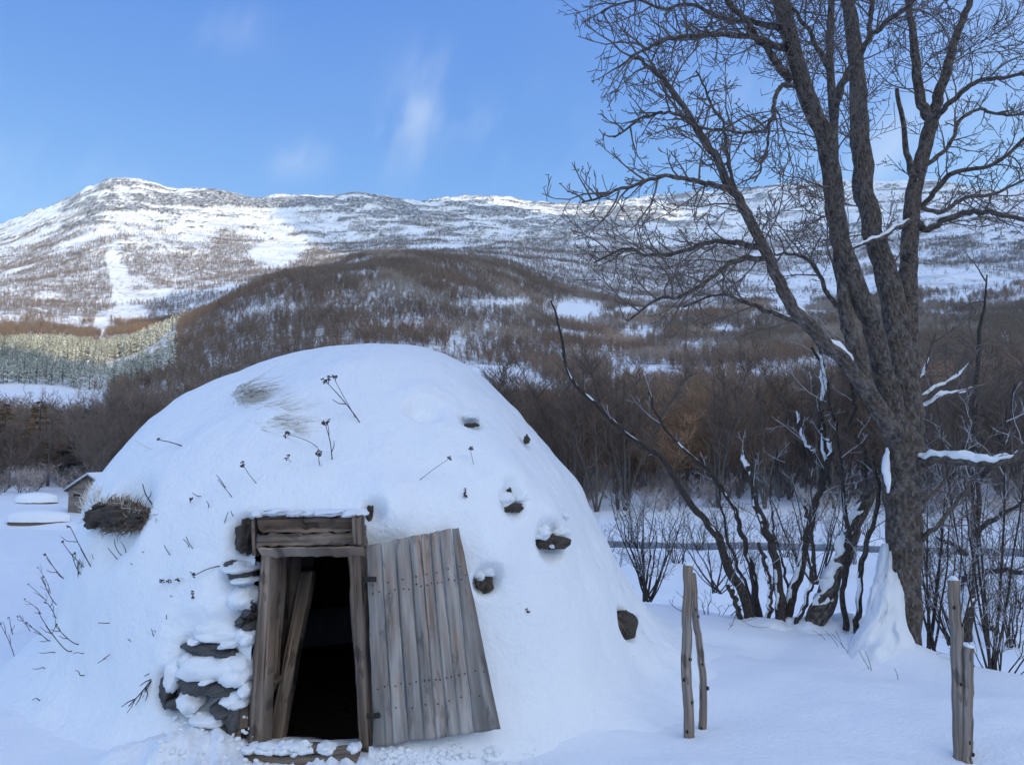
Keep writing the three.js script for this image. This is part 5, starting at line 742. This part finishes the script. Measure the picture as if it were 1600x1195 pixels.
stalk('dry_stick', 'forked stick standing above the dark turf bank', 'stick', [240, 790], [222, 756], { r: 0.005, side: 1 });
stalk('dry_stick', 'thin plain stick leaning left between the turf bank and the doorway', 'stick', [366, 781], [340, 749], { r: 0.003 });
stalk('dry_weed', 'bent dry weed arching over the snow beside the upper doorway stones', 'dry weed', [352, 883], [305, 898], { r: 0.004, head: 3, hs: 0.016, bow: 0.5 });
stalk('dry_weed', 'feathery dry weed on the slope left of the stones', 'dry weed', [294, 955], [300, 934], { r: 0.003, head: 4, hs: 0.03 });
stalk('grass_bundle', 'bundle of dry grass stems hanging left from the lowest stones', 'grass', [247, 1050], [200, 1104], { r: 0.005, side: 9, out: 0.1, bow: 0.05 });
const G = 'dry weed stems along the left foot of the hut', GL = 'branched dry weed stem in the row along the snowy left foot of the hut';
for (const [a, b] of [[[149, 895], [109, 823]], [[140, 893], [98, 849]], [[102, 906], [71, 868]], [[125, 913], [122, 882]], [[108, 924], [140, 906]], [[78, 927], [60, 888]], [[72, 940], [44, 913]], [[62, 957], [38, 938]], [[88, 967], [74, 943]], [[76, 1001], [42, 976]], [[105, 1017], [62, 962]], [[118, 1006], [88, 980]], [[22, 1027], [0, 976]], [[19, 992], [14, 966]], [[46, 986], [30, 963]], [[88, 945], [66, 905]], [[132, 905], [112, 868]]]) stalk('dry_weed', GL, 'dry weed', a, b, { r: 0.0036, side: 3, head: 1, hs: 0.012, group: G });
const G2 = 'short dry stems scattered over the left slope', GL2 = 'short plain dry stem poking from the smooth snow on the left hut slope';
for (const [a, b] of [[[304, 860], [290, 838]], [[297, 858], [286, 842]], [[268, 870], [256, 852]], [[212, 888], [203, 880]], [[228, 868], [221, 862]], [[280, 940], [265, 930]], [[270, 990], [259, 960]], [[263, 985], [252, 970]], [[248, 1012], [236, 982]], [[256, 1000], [240, 985]], [[209, 1010], [199, 998]], [[178, 972], [152, 973]], [[165, 1028], [152, 1036]], [[172, 1022], [160, 1030]], [[125, 1055], [117, 1047]], [[80, 1019], [60, 1020]], [[128, 1021], [114, 1021]], [[66, 1043], [50, 1045]], [[58, 1092], [49, 1094]], [[350, 822], [356, 800]], [[364, 808], [360, 798]], [[326, 795], [322, 782]], [[316, 776], [300, 770]], [[190, 868], [178, 842]], [[184, 874], [168, 856]], [[198, 866], [188, 846]], [[354, 765], [338, 742]]]) stalk('dry_weed', GL2, 'dry weed', a, b, { r: 0.0032, group: G2 });
const G3 = 'small dry seed heads scattered over the roof', GL3 = 'tiny dark seed head of a buried plant on the smooth hut snow';
for (const [a, b] of [[[456, 722], [450, 716]], [[300, 786], [297, 780]], [[268, 916], [264, 908]], [[282, 912], [278, 905]], [[258, 912], [252, 908]], [[829, 958], [826, 954]], [[992, 1024], [986, 1030]]]) stalk('dry_weed', GL3, 'dry weed', a, b, { r: 0.002, head: 2, hs: 0.012, group: G3 });
{ // flattened pale grass on the upper roof
  const p = pick(405, 640), T = thing('grass_tuft', 'flattened tuft of pale dry grass lying on the upper left roof', 'grass', p), R = rng(66), b = new MB(); blades(b, R, 375, 616, 17, 16, 80, [0.9, 0.75], 84, 0.0026, 0.4, 0.12); blades(b, R, 392, 650, 26, 22, 90, [1, 0.45], 84, 0.0026, 0.4, 0.10); blades(b, R, 420, 668, 28, 14, 50, [1, 0.2], 64, 0.0026, 0.45, 0.1); into(b.build('blades', M.straw, T), T);
  const d = new MB(); blades(d, R, 384, 612, 14, 10, 10, [0.8, 0.5], 64, 0.0026, 0.3, 0.16); blades(d, R, 396, 655, 20, 14, 10, [1, 0.2], 64, 0.0026, 0.3, 0.14); into(d.build('dark_stems', M.drygrass, T), T);
}
{ const G4 = 'thin twigs in the snow before the big tree', L4 = 'thin bare twig standing in the snow before the big tree'; for (const [a, b] of [[[1362, 1048], [1352, 1016]], [[1358, 1045], [1342, 1015]], [[1404, 1062], [1398, 1044]], [[1325, 1020], [1300, 990]], [[1318, 1012], [1306, 985]], [[1310, 1010], [1290, 985]], [[1290, 1000], [1270, 985]]]) stalk('bare_twig', L4, 'twig', a, b, { r: 0.0026, group: G4 }); }

// thin cold air: far slopes pale a little
scene.fog = new THREE.FogExp2(new THREE.Color(0.78, 0.86, 1.0), 0.00005);

renderer.render(scene, camera);
